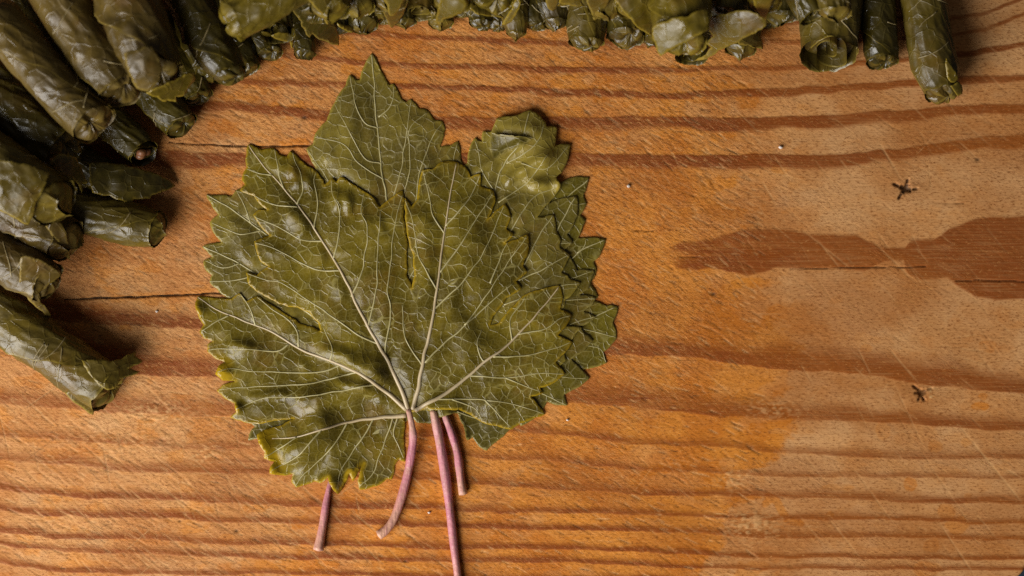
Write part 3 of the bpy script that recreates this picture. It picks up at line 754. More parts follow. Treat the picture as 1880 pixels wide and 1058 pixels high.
# second leaf: the tall tip, the folded upper right lobe and the left tips
B_OUT = [(795, 754), (830, 750), (900, 740), (1000, 690), (1040, 660), (1030, 640), (1068, 601), (1040, 600), (1025, 580), (1039, 551), (1067, 520), (1048, 512), (1030, 500), (1046, 468), (1028, 455), (1029, 441), (1021, 424), (1016, 393), (1000, 398), (985, 400), (1000, 380), (1022, 356), (1030, 340), (1020, 326), (1037, 308), (1048, 266), (1030, 264), (1019, 268), (1022, 234), (1003, 232), (1001, 224), (990, 212), (974, 203), (955, 210), (940, 214), (912, 218), (903, 242), (886, 242), (884, 262), (872, 251), (862, 270), (857, 300), (850, 305), (846, 293), (842, 259), (826, 268), (808, 270), (817, 240), (811, 222), (799, 222), (782, 202), (770, 200), (756, 182), (745, 188), (737, 182), (724, 154), (714, 158), (700, 130), (683, 97), (668, 122), (661, 148), (653, 146), (642, 137), (634, 158), (613, 189), (601, 221), (588, 235), (576, 252), (575, 264), (563, 273), (578, 307), (590, 340), (560, 370), (520, 350), (480, 340), (447, 345), (434, 349), (425, 361), (378, 358), (388, 376), (400, 394), (385, 409), (394, 430), (407, 445), (390, 448), (370, 453), (382, 463), (389, 473), (373, 479), (378, 496), (388, 505), (384, 519), (398, 530), (408, 540), (470, 580), (560, 640), (650, 700), (740, 750)]
rB, invB, zB = make_leaf(1, "second vine leaf, tall pointed tip at top and a folded lobe at upper right", B_OUT,
          [[(793, 752), (750, 600), (716, 400), (700, 305), (692, 230), (683, 101)], [(793, 752), (660, 600), (540, 470), (491, 432), (453, 405), (416, 379), (381, 359)], [(793, 752), (860, 520), (908, 355), (926, 300), (957, 258), (972, 207)], [(793, 752), (880, 600), (952, 505), (985, 440), (1015, 396)], [(793, 752), (700, 680), (560, 570), (450, 490), (372, 453)]],
          [(0, [(700, 300), (668, 290), (640, 240), (615, 192)]), (0, [(705, 330), (660, 300), (630, 265), (578, 252)]), (0, [(693, 235), (670, 225), (652, 190), (643, 140)]), (0, [(695, 215), (712, 200), (722, 180), (723, 157)]), (0, [(716, 380), (735, 320), (745, 250), (756, 186)]), (0, [(722, 430), (751, 320), (752, 240), (784, 206)]), (0, [(760, 400), (770, 320), (790, 262), (811, 226)]),
           (2, [(908, 352), (884, 312), (878, 280), (872, 254)]), (2, [(915, 372), (967, 335), (1008, 282)]), (2, [(930, 300), (980, 270), (1000, 228)]), (2, [(957, 300), (1005, 310), (1044, 268)]), (3, [(937, 426), (960, 390), (985, 358), (1020, 345)]), (3, [(952, 515), (1005, 490), (1044, 468)]), (3, [(925, 560), (1000, 530), (1064, 520)]), (1, [(480, 424), (440, 430), (389, 410)]), (1, [(460, 410), (450, 380), (436, 352)]), (4, [(440, 484), (410, 492), (376, 480)]), (4, [(470, 505), (430, 515), (386, 518)]), (0, [(742, 530), (800, 420), (840, 265)]), (0, [(725, 440), (640, 380), (566, 276)])],
          [(795, 754), (800, 775), (808, 815), (817, 870), (825, 930), (833, 1000), (842, 1072), (848, 1130)], [7.5, 9.5, 10, 9.6, 8.6, 8.2, 8, 8], [2.6, 2.3, 1.8, 1.7, 1.5, 1.5, 1.5, 1.5], seed=37,
          ridges=[((880, 312), (955, 262), 9, 1.7), ((935, 330), (1010, 280), 9, 1.6), ((925, 225), (1000, 240), 12, 1.0), ((1000, 300), (1030, 262), 8, 1.2), ((985, 338), (1025, 335), 9, 2.0), ((800, 235), (812, 250), 12, 1.6), ((650, 200), (640, 270), 16, 0.9), ((610, 290), (690, 340), 22, 0.9)], yellow=[(1027, 338, 12, 8), (965, 235, 55, 300, 0.38), (1000, 290, 45, 300, 0.32)], puff=0.8, vein_w=3.6)
fo = bulged([(901, 243), (912, 247), (945, 250), (976, 256), (966, 263), (930, 277), (905, 293), (900, 272)], 3.0, 0.04)
fp, ff = fill(fo, 4.0)
fz = sample(zB, fp[:, 0], fp[:, 1]) + 0.0005 + 0.0013 * np.clip(1 - (fp[:, 1] - 245) / 40, 0, 1)
fme = mesh_from("folded_edge", np.array([P(a, b, c) - invB for (a, b), c in zip(fp, fz)]), None, ff)
add_attr(fme, "edge", 0.8 * (1 - smooth(0.5, 3.5, dist_to_poly(fp[:, 0], fp[:, 1], fo))))
link("folded_edge", fme, MAT_LEAF[2], rB)
# top leaf
A_OUT = [J, (742, 766), (742, 800), (743, 848), (732, 843), (724, 856), (720, 880), (711, 879), (696, 891), (659, 900), (657, 884), (661, 866), (668, 850), (657, 868), (649, 884), (641, 868), (636, 885), (620, 908), (608, 895), (602, 877), (589, 887), (575, 884), (556, 892), (543, 896), (535, 884), (538, 871), (518, 872), (496, 869), (496, 858), (503, 848), (484, 842), (485, 830), (474, 812), (471, 799), (485, 788), (518, 781), (540, 768), (505, 772), (472, 779), (453, 776), (424, 767), (433, 756), (431, 742), (412, 731), (398, 717), (412, 706), (432, 700), (408, 698), (396, 687), (401, 672), (415, 664), (398, 661), (381, 646), (381, 634), (390, 626), (376, 621), (366, 610), (374, 597), (363, 578), (359, 565), (362, 545), (385, 547), (412, 549), (425, 549), (440, 538), (453, 553), (472, 544), (492, 556), (521, 575), (552, 594), (588, 608), (584, 592), (567, 573), (546, 564), (521, 561), (491, 546), (469, 533), (456, 520), (452, 500), (472, 505), (492, 489), (478, 480), (466, 443), (495, 433), (475, 412), (466, 394), (474, 385), (492, 386), (476, 375), (466, 359), (440, 350), (450, 340), (444, 332), (452, 308), (455, 265), (480, 275), (503, 272), (512, 284), (527, 288), (535, 277), (552, 294), (565, 306), (580, 313), (597, 340), (609, 327), (618, 334), (627, 325), (654, 343), (667, 351), (688, 366), (697, 382), (720, 362), (740, 350), (741, 400), (747, 440), (746, 480), (747, 505), (756, 530), (762, 505), (759, 470), (750, 438), (744, 393), (744, 364), (755, 380), (766, 368), (769, 340), (776, 311), (797, 310), (808, 299), (838, 296), (857, 309), (864, 325), (882, 319), (882, 343), (906, 351), (909, 370), (895, 403), (927, 374), (938, 395), (929, 421), (943, 431), (926, 446), (950, 440), (969, 430), (972, 452), (959, 489), (970, 499), (947, 516), (958, 528), (930, 547), (905, 580), (900, 598), (915, 593), (945, 560), (964, 541), (990, 532), (1027, 524), (1034, 545), (1028, 568), (1051, 579), (1040, 596), (1024, 616), (1051, 629), (1038, 646), (1020, 665), (1038, 686), (1018, 702), (990, 712), (998, 722), (974, 728), (988, 745), (1002, 760), (978, 768), (955, 778), (940, 788), (912, 783), (887, 776), (862, 760), (842, 752), (812, 751), (785, 750)]
rA, invA, zA = make_leaf(0, "topmost vine leaf with pale spreading veins and a curved pink petiole", A_OUT,
          [[(750, 757), (738, 720), (715, 670), (694, 632), (660, 570), (635, 515), (600, 455), (560, 395), (520, 345), (480, 300), (458, 268)],
           [(746, 752), (715, 725), (680, 700), (655, 683), (610, 664), (550, 640), (500, 610), (450, 590), (400, 570), (364, 547)],
           [(745, 763), (690, 768), (640, 775), (590, 790), (545, 803), (500, 805)],
           [(758, 752), (768, 710), (780, 650), (793, 590), (803, 520), (812, 460), (820, 400), (830, 340), (838, 300)],
           [(762, 754), (790, 738), (810, 728), (850, 700), (890, 665), (930, 635), (970, 595), (1000, 560), (1027, 527)]],
          [(0, [(695, 632), (657, 615), (620, 588), (582, 562), (544, 537), (514, 518), (491, 515), (455, 503)]), (0, [(593, 443), (552, 439), (510, 416), (472, 401), (467, 395)]), (0, [(546, 380), (510, 378), (491, 371), (468, 360)]), (0, [(625, 497), (580, 495), (530, 470), (500, 455), (470, 446)]), (0, [(500, 322), (475, 318), (453, 310)]), (0, [(520, 345), (510, 310), (504, 275)]), (0, [(545, 375), (556, 340), (537, 280)]),
           (0, [(708, 660), (709, 632), (718, 573), (712, 536), (718, 480), (724, 420), (740, 353)]), (0, [(645, 545), (667, 494), (669, 477), (675, 420), (663, 390), (668, 355)]), (0, [(612, 475), (624, 420), (622, 382), (612, 360), (609, 330)]), (0, [(576, 418), (582, 375), (577, 337), (580, 316)]), (0, [(676, 600), (690, 540), (694, 460), (697, 388)]),
           (1, [(605, 664), (610, 641), (597, 611), (592, 600)]), (1, [(548, 637), (546, 611), (529, 588), (491, 562), (473, 546)]), (1, [(469, 598), (461, 570), (450, 552), (441, 540)]), (1, [(625, 671), (582, 683), (484, 683), (423, 677), (400, 684)]), (1, [(690, 706), (605, 721), (548, 730), (491, 730), (434, 751), (427, 766)]), (1, [(530, 632), (506, 645), (453, 641), (400, 641), (383, 643)]), (1, [(420, 579), (395, 592), (370, 608)]), (1, [(655, 684), (560, 705), (470, 710), (402, 716)]),
           (2, [(686, 769), (662, 809), (644, 836), (626, 866), (620, 900)]), (2, [(638, 776), (620, 806), (596, 836), (560, 869), (545, 891)]), (2, [(590, 790), (560, 824), (539, 842), (500, 864)]), (2, [(722, 766), (704, 818), (686, 866), (662, 893)]), (2, [(730, 766), (722, 795), (731, 818), (740, 842)]), (2, [(545, 803), (510, 826), (487, 838)]),
           (3, [(801, 530), (778, 490), (765, 460), (759, 410), (745, 368)]), (3, [(816, 428), (797, 399), (785, 350), (777, 314)]), (3, [(808, 500), (846, 448), (872, 407), (905, 354)]), (3, [(818, 415), (861, 365), (881, 322)]), (3, [(780, 666), (816, 631), (853, 597), (884, 556), (929, 488), (967, 434)]), (3, [(797, 568), (853, 513), (891, 456), (926, 378)]), (3, [(853, 597), (890, 565), (930, 530), (967, 500)]), (3, [(900, 520), (920, 470), (940, 433)]), (3, [(776, 672), (745, 620), (738, 560)]),
           (4, [(850, 700), (861, 690), (929, 694), (993, 686), (1035, 687)]), (4, [(905, 655), (959, 654), (1005, 643), (1048, 629)]), (4, [(950, 614), (997, 605), (1027, 586), (1048, 580)]), (4, [(800, 733), (850, 733), (891, 735), (937, 741), (999, 760)]), (4, [(890, 665), (882, 655), (876, 631), (886, 605)]), (4, [(940, 626), (938, 586), (959, 556), (965, 545)]), (4, [(891, 735), (915, 760), (938, 784)]), (4, [(830, 733), (870, 750), (886, 774)]), (4, [(929, 694), (970, 712), (996, 721)])],
          [(750, 752), (757, 785), (758, 815), (749, 868), (736, 918), (722, 955), (708, 974), (695, 983)], [5.5, 8, 8.5, 8.7, 8.7, 8.8, 9.2, 9.0], [4.5, 4.3, 3.2, 1.9, 1.5, 1.5, 1.6, 1.6], seed=53,
          ridges=[((560, 738), (690, 700), 17, 2.6), ((690, 672), (600, 645), 14, 1.8), ((540, 838), (590, 786), 30, 4.0), ((590, 300), (600, 345), 6, 0.9), ((612, 330), (618, 380), 6, .9), ((640, 340), (640, 390), 6, .8), ((660, 352), (668, 402), 6, .8), ((535, 285), (545, 340), 6, .9), ((690, 374), (700, 420), 6, .7), ((560, 300), (572, 350), 6, .8), ((470, 640), (430, 632), 7, .9), ((460, 730), (520, 722), 7, .9), ((640, 668), (700, 690), 8, 1.4), ((620, 700), (690, 722), 8, 1.2), ((690, 800), (640, 830), 20, -0.6), ((772, 400), (780, 560), 18, 1.0), ((520, 300), (570, 330), 15, 1.3), ((610, 340), (640, 370), 14, 1.2), ((450, 640), (420, 655), 14, 1.6), ((420, 690), (440, 700), 10, 1.2), ((560, 420), (540, 395), 20, 1.5), ((880, 430), (830, 560), 20, 1.2), ((870, 640), (830, 700), 18, 1.0), ((960, 570), (900, 640), 22, .9), ((660, 690), (700, 660), 14, 1.6)],
          yellow=[(474, 806, 24, 32), (480, 826, 20, 26), (494, 852, 22, 22), (404, 684, 22, 18), (500, 868, 14, 8), (645, 872, 22, 9), (610, 890, 18, 7), (362, 570, 16, 6), (435, 750, 10, 5)], puff=0.6, vein_w=4.6)
#@@ROLLS
# ------------------------------------------------------------------ stuffed vine-leaf rolls
def make_roll(label, p0, p1, r, z, z1=None, mat=0, slant=0.7, seam=0.6, slope=0.35, end='tuck', taper=0.12, seed=1, bend=0.03, flaps=(), veins=2, group="stuffed vine-leaf rolls", wrinkle=1.0, slack=0.0, stuffing=False, hi=True, dirn=-1.0):
    """a leaf rolled round its filling: p0 hidden end, p1 visible end (pixels), r radius (pixels), z axis height (mm)"""
    z0 = z * 0.001; ze = (z if z1 is None else z1) * 0.001
    A = np.array(P(*p0, z0)); B = np.array(P(*p1, ze))
    rr = r * S * (H - ze) / H
    B = B + (B - A) / np.linalg.norm(B - A) * rr * (0.55 if r < 41 else 0.3)
    d = B - A; L = np.linalg.norm(d); d /= L
    side = np.cross(d, [0, 0, 1.0]); side /= np.linalg.norm(side)
    up = np.cross(side, d)
    base = (A + B) / 2; base[2] = max(base[2] - rr, 0)
    root = thing("stuffed_roll", label, "stuffed roll", group, tuple(base))
    rs = np.random.default_rng(seed)
    sl = slant * rr
    m = ROLL_MATS[mat]
    fl = 0.90

    def axis(u):
        t = np.clip(u / L, 0, 1.1)
        return A + d * u[..., None] + side * (bend * L * np.sin(np.pi * t) * 0.6)[..., None]

    def at(u, phi, rad):
        return axis(u) + (np.cos(phi) * rad * fl)[..., None] * up + (np.sin(phi) * rad)[..., None] * side - base

    def Lend(phi):
        jag = 0.22 * rr * (vnoise(np.cos(phi) * 1.6 + 5, np.sin(phi) * 1.6 + 5, seed=seed) - 0.5) + 0.08 * rr * (vnoise(np.cos(phi) * 6 + 9, np.sin(phi) * 6 + 9, seed=seed + 1) - 0.5)
        return L - sl * (1 + np.cos(phi)) / 2 + jag

    def shape(u, phi, Le):
        """outer radius factor incl. lumps, wrinkles, closed far end, tapered near end"""
        q = u / rr
        lump = 0.17 * (fbm(q * 0.75, np.cos(phi) * 1.1 + 3, np.sin(phi) * 1.1 + seed, seed=seed) - 0.5)
        w1 = 1 - np.abs(2 * fbm(q * 0.9 + np.sin(phi) * 1.3, np.cos(phi) * 2.6 + q * 0.5, np.sin(phi) * 2.6, seed=seed + 3, octv=3) - 1)
        w2 = fbm(q * 3.2, np.cos(phi) * 4.5, np.sin(phi) * 4.5 + seed, seed=seed + 7, octv=2) - 0.5
        w3 = 1 - np.abs(2 * vnoise(q * 0.55 + 3, np.cos(phi) * 3.4 + 0.8 * q, np.sin(phi) * 3.4 + seed, seed=seed + 11) - 1)
        f = 1 + lump + wrinkle * (0.11 * (w1 - 0.75) + 0.05 * w2 + 0.07 * (w3 ** 3 - 0.3))
        f = f * np.sqrt(np.clip(1 - (1 - np.clip(q / 0.9, 0, 1)) ** 2, 0.02, 1))
        f = f * (1 - taper * smooth(-1.1, 0.0, (u - Le) / rr))
        return f

    nu, nv = (64, 120) if hi else (44, 84)
    t = np.concatenate([np.linspace(0, 0.965, nu - 3), [0.982, 0.993, 1.0]])
    tau = np.concatenate([[0, 0.004, 0.012], np.linspace(0.025, 1, nv - 3)])
    T, U = np.meshgrid(tau, t)
    TH = 2 * np.pi * 1.22
    uu = U * L
    teeth = 0.10 * np.abs(((uu / rr * 0.9 + 0.3 * seed) % 1.0) - 0.5) * (1 - smooth(0, 0.06, T)) + 0.5 * (fbm(uu / rr * 0.7, uu * 0, seed=seed + 21) - 0.5)
    phi = seam + dirn * (slope * (uu - L) / rr + teeth) + (-dirn) * (-T * TH)
    Le = Lend(phi)
    u = U * Le
    lay = 1.055 - 0.075 * T * 1.22 + (0.035 + slack) * (1 - smooth(0, 0.07, T))
    rad = rr * lay * shape(u, phi, Le)
    rad = rad * (1 + 0.03 * smooth(0.985, 1.0, U))
    v = at(u, phi, rad)
    me = mesh_from("wrap", v.reshape(-1, 3), grid_faces(nu, nv))
    ed = np.maximum(0.85 * smooth(0.988, 1.0, U), 0.8 * (1 - smooth(0.001, 0.010, T)))
    add_attr(me, "edge", (ed * (0.3 + 0.7 * vnoise(phi * 3, uu / rr * 2, seed=seed))).ravel())
    wr = link("wrap", me, m, root)

    # the end of the roll: leaf gathered, pinched or left open
    na, nr = 96, 26
    PH, TE = np.meshgrid(np.linspace(0, 2 * np.pi, na, endpoint=False), np.linspace(0, 1, nr))
    cs, sn = np.cos(PH), np.sin(PH)
    an = rs.uniform(0.25, 0.75) * np.pi * rs.choice([-1, 1])
    wv = fbm(cs * 1.4 + 4, sn * 1.4 + 4, TE * 1.5, seed=seed + 31) - 0.5
    kp = int(rs.integers(3, 6))
    pl = np.abs(np.sin(kp * PH / 2 * 1.0 + 4.5 * wv + 1.6 * TE)) ** 0.7
    pl2 = np.abs(np.sin(kp * PH + 6 * wv - 2 * TE))
    rim = Lend(PH)
    tp = 1 - taper
    ox, oy = 0.30 * np.cos(an * 1.7), 0.30 * np.sin(an * 1.7)
    if end in ('tuck', 'dome'):
        out = 0.34 if end == 'dome' else 0.16
        rho = tp * 0.97 * (1 - 0.97 * smooth(0.05, 1.0, TE) ** 1.1) * (1 - 0.30 * np.sin(np.pi * TE) * (1 - pl))
        du = -0.12 + (0.12 + out) * smooth(0, 0.55, TE) - (0.10 if end == 'dome' else 0.30) * smooth(0.55, 1, TE) - 0.24 * TE * (1 - pl) - 0.07 * TE * pl2 + 0.25 * wv * TE
        cy_, cx_ = rho * cs + oy * TE ** 1.5, rho * sn + ox * TE ** 1.5
        flat_u = (rim * (1 - TE) + TE * (L - sl * (1 + cy_) / 2))
    elif end == 'fold':
        sq = smooth(0.05, 1.0, TE)
        n_, m_ = cs * np.cos(an) + sn * np.sin(an), -cs * np.sin(an) + sn * np.cos(an)
        n_ = n_ * (1 - 0.95 * sq) + 0.22 * sq * np.sin(2.2 * m_ + seed) * (0.6 + wv)
        m_ = m_ * (1 - 0.30 * sq ** 2)
        cy_, cx_ = tp * 0.97 * (n_ * np.cos(an) - m_ * np.sin(an)), tp * 0.97 * (n_ * np.sin(an) + m_ * np.cos(an))
        du = -0.22 + 0.66 * TE ** 0.8 - 0.20 * TE * (m_ ** 2) + 0.5 * wv * TE - 0.10 * TE * (1 - pl)
        flat_u = rim * (1 - TE) + TE * (L - sl * (1 + cy_) / 2)
    else:
        rho = 0.93 * tp * (1 - TE)
        cy_, cx_ = rho * cs, rho * sn
        du = -0.55 + 0.5 * wv
        flat_u = L - sl * (1 + cy_) / 2
    uc = flat_u + du * rr
    ctr = axis(uc)
    vc = ctr + (cy_ * rr * fl)[..., None] * up + (cx_ * rr)[..., None] * side - base
    me = mesh_from("tucked_end", vc.reshape(-1, 3), grid_faces(nr, na, True))
    add_attr(me, "edge", (0.35 * smooth(0.82, 0.98, pl) * smooth(0.15, 0.5, TE) * (end != 'coil')).ravel())
    link("tucked_end", me, m, root)
    if end == 'coil':
        turns = rs.uniform(1.5, 1.8)
        nt, nk = 130, 14
        K, Q = np.meshgrid(np.linspace(0, 1, nt), np.concatenate([np.linspace(0, .95, nk - 2), [.98, 1.0]]))
        ph = seam + 0.7 + dirn * K * turns * 2 * np.pi
        rho = (0.86 - 0.66 * K) * (1 + 0.42 * (vnoise(np.cos(ph) * 1.3 + K * 2, np.sin(ph) * 1.3 + 4, seed=seed + 41) - 0.5)) * (1 + 0.18 * np.sin(2 * ph + seed))
        ue = L - sl * (1 + np.cos(ph) * rho) / 2 - rr * (0.02 + 0.16 * K) + rr * 0.20 * (vnoise(K * 7, K * 0 + seed, seed=seed + 42) - 0.5)
        ul = ue - rr * 1.5 * (1 - Q)
        vv = at(ul, ph, rr * rho)
        me = mesh_from("inner_coil", vv.reshape(-1, 3), grid_faces(nk, nt))
        add_attr(me, "edge", (0.9 * smooth(0.955, 1.0, Q)).ravel())
        link("inner_coil", me, m, root)
    if stuffing:
        for k in range(5):
            a, rad_ = rs.uniform(0, 6.28), rs.uniform(0.1, 0.45) * rr
            c = axis(np.array(L - sl * 0.5 - 0.12 * rr)) + math.cos(a) * rad_ * up + math.sin(a) * rad_ * side - base
            th, ps = np.meshgrid(np.linspace(0, np.pi, 8), np.linspace(0, 2 * np.pi, 12, endpoint=False), indexing='ij')
            q = np.stack([np.sin(th) * np.cos(ps) * 0.0013, np.sin(th) * np.sin(ps) * 0.0011, np.cos(th) * 0.0012], -1) * rs.uniform(0.8, 1.3)
            link("filling", mesh_from("filling", (c + q).reshape(-1, 3), grid_faces(8, 12, True)), MAT_STUFFING, root)
    # leaf veins lying on the wrap
    for k in range(veins):
        ua = rs.uniform(0.35, 0.95) * L if k else rs.uniform(0.6, 0.85) * L
        pa = rs.uniform(-1.2, 1.0)
        du, dp = rs.uniform(-0.9, 1.2) * rr, rs.uniform(0.8, 1.9) * rs.choice([-1, 1])
        tt = np.linspace(0, 1, 26)
        up_ = ua + du * tt + 0.16 * rr * np.sin(tt * 3 + k)
        pp = pa + dp * tt
        le = Lend(pp)
        ok = up_ < le - 0.05 * rr
        if ok.sum() < 8:
            continue
        up_, pp, le = up_[ok], pp[ok], le[ok]
        f = shape(up_, pp, le)
        tauv = ((pp - (seam + dirn * slope * (up_ - L) / rr)) * dirn % (2 * np.pi)) / TH
        lay_ = 1.055 - 0.075 * tauv * 1.22
        c3 = at(up_, pp, rr * lay_ * f + 0.00004)
        vv, ff = tube(c3, np.linspace(0.00026, 0.00012, len(c3)), 6)
        link("wrap_vein", mesh_from("wrap_vein", vv, None, ff), MAT_WRAP_VEIN, root)
    # loose toothed leaf tips: outlines in pixels with their own heights
    for (out, zz, dome, fm) in flaps:
        poly = bulged(out, 3.0, 0.05)
        pts, faces = fill(poly, 4.0)
        cen = pts.mean(0); sc = max(np.ptp(poly, axis=0)) / 2
        if isinstance(zz, tuple):                       # height falls from the first outline point's side to the tip
            (ax, ay, za), (bx, by, zb) = zz
            tt = ((pts[:, 0] - ax) * (bx - ax) + (pts[:, 1] - ay) * (by - ay)) / ((bx - ax) ** 2 + (by - ay) ** 2)
            zl = za + (zb - za) * np.clip(tt, -0.2, 1.1)
        else:
            zl = np.full(len(pts), float(zz))
        rho2 = ((pts - cen) ** 2).sum(1) / sc ** 2
        zl = zl + dome * (1 - rho2) + 1.5 * (fbm(pts[:, 0] / 22, pts[:, 1] / 22, seed=seed + 3) - 0.5)
        zl = np.maximum(zl, 0.4)
        co = np.array([np.array(P(a, b, c * 0.001)) - base for (a, b), c in zip(pts, zl)])
        me = mesh_from("leaf_tip", co, None, faces)
        add_attr(me, "edge", 0.85 * (1 - smooth(0.4, 3.2, dist_to_poly(pts[:, 0], pts[:, 1], poly))))
        o = link("leaf_tip", me, ROLL_MATS[fm], root)
        md = o.modifiers.new("thickness", 'SOLIDIFY'); md.thickness = 0.00022; md.offset = 0
    return root


G_PILE = "stuffed vine-leaf rolls"
# --- pile on the left, lower layer first
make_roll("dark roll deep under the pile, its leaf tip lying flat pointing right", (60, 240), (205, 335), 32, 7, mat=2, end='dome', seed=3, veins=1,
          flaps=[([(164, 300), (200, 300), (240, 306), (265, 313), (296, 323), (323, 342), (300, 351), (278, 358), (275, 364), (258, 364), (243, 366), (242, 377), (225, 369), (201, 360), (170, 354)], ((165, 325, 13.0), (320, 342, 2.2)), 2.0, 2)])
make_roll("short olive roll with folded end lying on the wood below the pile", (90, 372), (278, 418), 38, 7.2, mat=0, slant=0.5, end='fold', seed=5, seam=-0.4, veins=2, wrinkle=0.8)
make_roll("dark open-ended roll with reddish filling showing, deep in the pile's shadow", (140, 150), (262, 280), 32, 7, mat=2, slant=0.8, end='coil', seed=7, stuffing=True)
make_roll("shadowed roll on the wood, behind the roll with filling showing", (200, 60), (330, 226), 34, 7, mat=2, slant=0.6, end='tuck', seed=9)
make_roll("dark roll lying low between the two top rolls near the left corner", (-10, -80), (118, 118), 32, 18, mat=0, end='tuck', seed=11, slant=.4, veins=3)
make_roll("roll under the pile at left edge, hidden but for a dark flank", (-120, 230), (100, 400), 44, 9, mat=2, end='tuck', seed=13, hi=False)
make_roll("brown roll beneath the big folded one, end torn open with a curled strip", (-110, 292), (126, 446), 45, 16, mat=1, slant=0.75, end='fold', seed=15, seam=0.2, slack=0.05,
          flaps=[([(70, 395), (100, 400), (118, 420), (125, 450), (128, 476), (118, 470), (104, 440), (86, 418)], ((75, 400, 27), (126, 474, 14)), 1.5, 1)])
make_roll("grey-brown roll just above the lowest roll, its loose end hanging in a curled tip", (-120, 385), (88, 520), 44, 17, mat=1, slant=0.6, end='tuck', seed=17, seam=0.9, wrinkle=.7,
          flaps=[([(40, 470), (75, 478), (112, 503), (90, 522), (72, 536), (74, 556), (88, 568), (94, 580), (88, 585), (78, 572), (58, 556), (36, 520)], ((50, 490, 25.6), (90, 582, 9)), 1.0, 1)])
make_roll("lowest roll at left, its end flaring into a toothed ear over the wood", (-100, 498), (196, 712), 46, 8, mat=0, slant=0.35, end='tuck', seed=19, seam=-0.9, slope=.5, veins=4, wrinkle=.8, taper=.02,
          flaps=[([(150, 662), (178, 661), (205, 664), (221, 660), (250, 646), (247, 655), (262, 664), (246, 672), (234, 677), (257, 682), (240, 690), (222, 695), (210, 712), (196, 716), (176, 700)], ((165, 680, 15.0), (255, 664, 6.5)), 1.6, 0),
                 ([(120, 722), (150, 716), (184, 712), (186, 724), (176, 742), (170, 762), (150, 748)], ((130, 720, 12.0), (170, 760, 3.0)), 2.0, 0)])
make_roll("mottled dark roll squeezed between two larger rolls, ending in a jagged tip", (-90, 96), (122, 280), 48, 21, mat=2, slant=0.7, end='tuck', seed=21, seam=1.0, wrinkle=1.6, veins=1,
          flaps=[([(92, 300), (112, 282), (140, 290), (152, 318), (161, 338), (150, 336), (151, 356), (144, 340), (132, 325), (112, 316)], ((100, 295, 29), (155, 345, 15)), 1.0, 2)])
make_roll("thick light olive roll at left edge with broad folded wrap", (-130, 212), (108, 378), 52, 31, mat=0, slant=0.9, end='fold', seed=23, seam=-0.2, slope=.9, slack=0.05, wrinkle=.9, veins=2,
          flaps=[([(-20, 296), (40, 300), (90, 318), (66, 372), (52, 413), (24, 398), (-20, 372)], ((0, 300, 43.0), (54, 410, 36.0)), 2.0, 0)])
make_roll("shadowed roll on the wood under the rolls at upper left", (330, -60), (392, 128), 36, 7, mat=2, end='tuck', seed=25)
make_roll("dark slick roll upper left, its end opening over a curled leaf rim", (300, -110), (416, 128), 39, 25, mat=2, slant=0.5, end='dome', seed=27, seam=-0.5, slope=0.8, slack=.05, taper=.2, veins=1)
make_roll("long smooth roll with pleated round end, nearest the upper left corner", (-26, 12), (176, 230), 43, 33, mat=1, slant=0.75, end='tuck', seed=29, seam=-1.1, wrinkle=.7, veins=5, taper=.02)
make_roll("long brown roll right of the pleated one, its end tucked in ragged folds", (56, -90), (230, 170), 47, 32, mat=1, slant=0.8, end='tuck', seed=31, seam=0.8, wrinkle=.7, veins=3, taper=.06)
make_roll("broad roll topping the upper left pile with yellow leaf flap at end", (205, -110), (288, 142), 54, 35, mat=1, slant=0.8, end='tuck', seed=33, seam=-0.6, slope=.7, slack=.08, veins=2, taper=.12,
          flaps=[([(268, 172), (296, 158), (320, 148), (356, 132), (358, 146), (346, 160), (338, 176), (322, 178), (324, 187), (306, 184), (304, 188), (288, 178)], ((290, 150, 37), (320, 185, 26)), 1.5, 3),
                 ([(228, 98), (250, 92), (278, 85), (296, 122), (294, 142), (272, 168), (252, 162), (240, 140)], ((250, 95, 46.5), (262, 165, 41)), 2.6, 1)])
make_roll("fat golden roll bulging out at the top edge, end gathered in pleats", (640, -90), (428, 32), 46, 38, mat=3, slant=0.4, end='dome', seed=35, seam=0.5, wrinkle=1.3, taper=.1, veins=1)
# --- top edge, left to right
make_roll("tiny dark roll end on the wood under the golden roll", (455, -50), (496, 96), 25, 5.5, mat=2, end='tuck', seed=37, slant=.8, hi=False)
make_roll("dark crumpled roll end below the golden roll, coil of leaf visible", (490, -90), (510, 60), 33, 19, mat=2, end='coil', seed=39, slant=1.0, wrinkle=1.5,
          flaps=[([(496, 66), (512, 60), (530, 62), (540, 72), (536, 92), (532, 76), (520, 74)], ((510, 62, 19), (536, 90, 10)), 1.0, 3), ([(478, 58), (494, 60), (504, 66), (492, 70), (487, 76)], ((485, 60, 18), (488, 75, 12)), 1.0, 3)])
make_roll("narrow wet roll end on the wood left of the pointed brown leaf", (556, -60), (560, 96), 22, 4.5, mat=2, end='fold', seed=41, hi=False, veins=1)
make_roll("roll with a large pointed brown leaf reaching onto the wood", (560, -120), (580, 22), 36, 22, mat=2, end='tuck', seed=43, hi=False,
          flaps=[([(532, -8), (538, 19), (552, 39), (557, 53), (567, 70), (573, 63), (598, 77), (622, 83), (623, 74), (615, 48), (604, 30), (590, 10), (570, -8)], ((560, 0, 26), (622, 82, 3)), 2.0, 2)])
make_roll("blurred golden roll above the pointed brown leaf, tip bent down", (610, -130), (606, 10), 40, 37, mat=3, end='fold', seed=45, slant=.8, wrinkle=1.3,
          flaps=[([(560, -8), (580, 14), (592, 28), (602, 46), (606, 30), (612, 8), (604, -10)], ((580, -5, 45), (602, 45, 30)), 1.5, 3)])
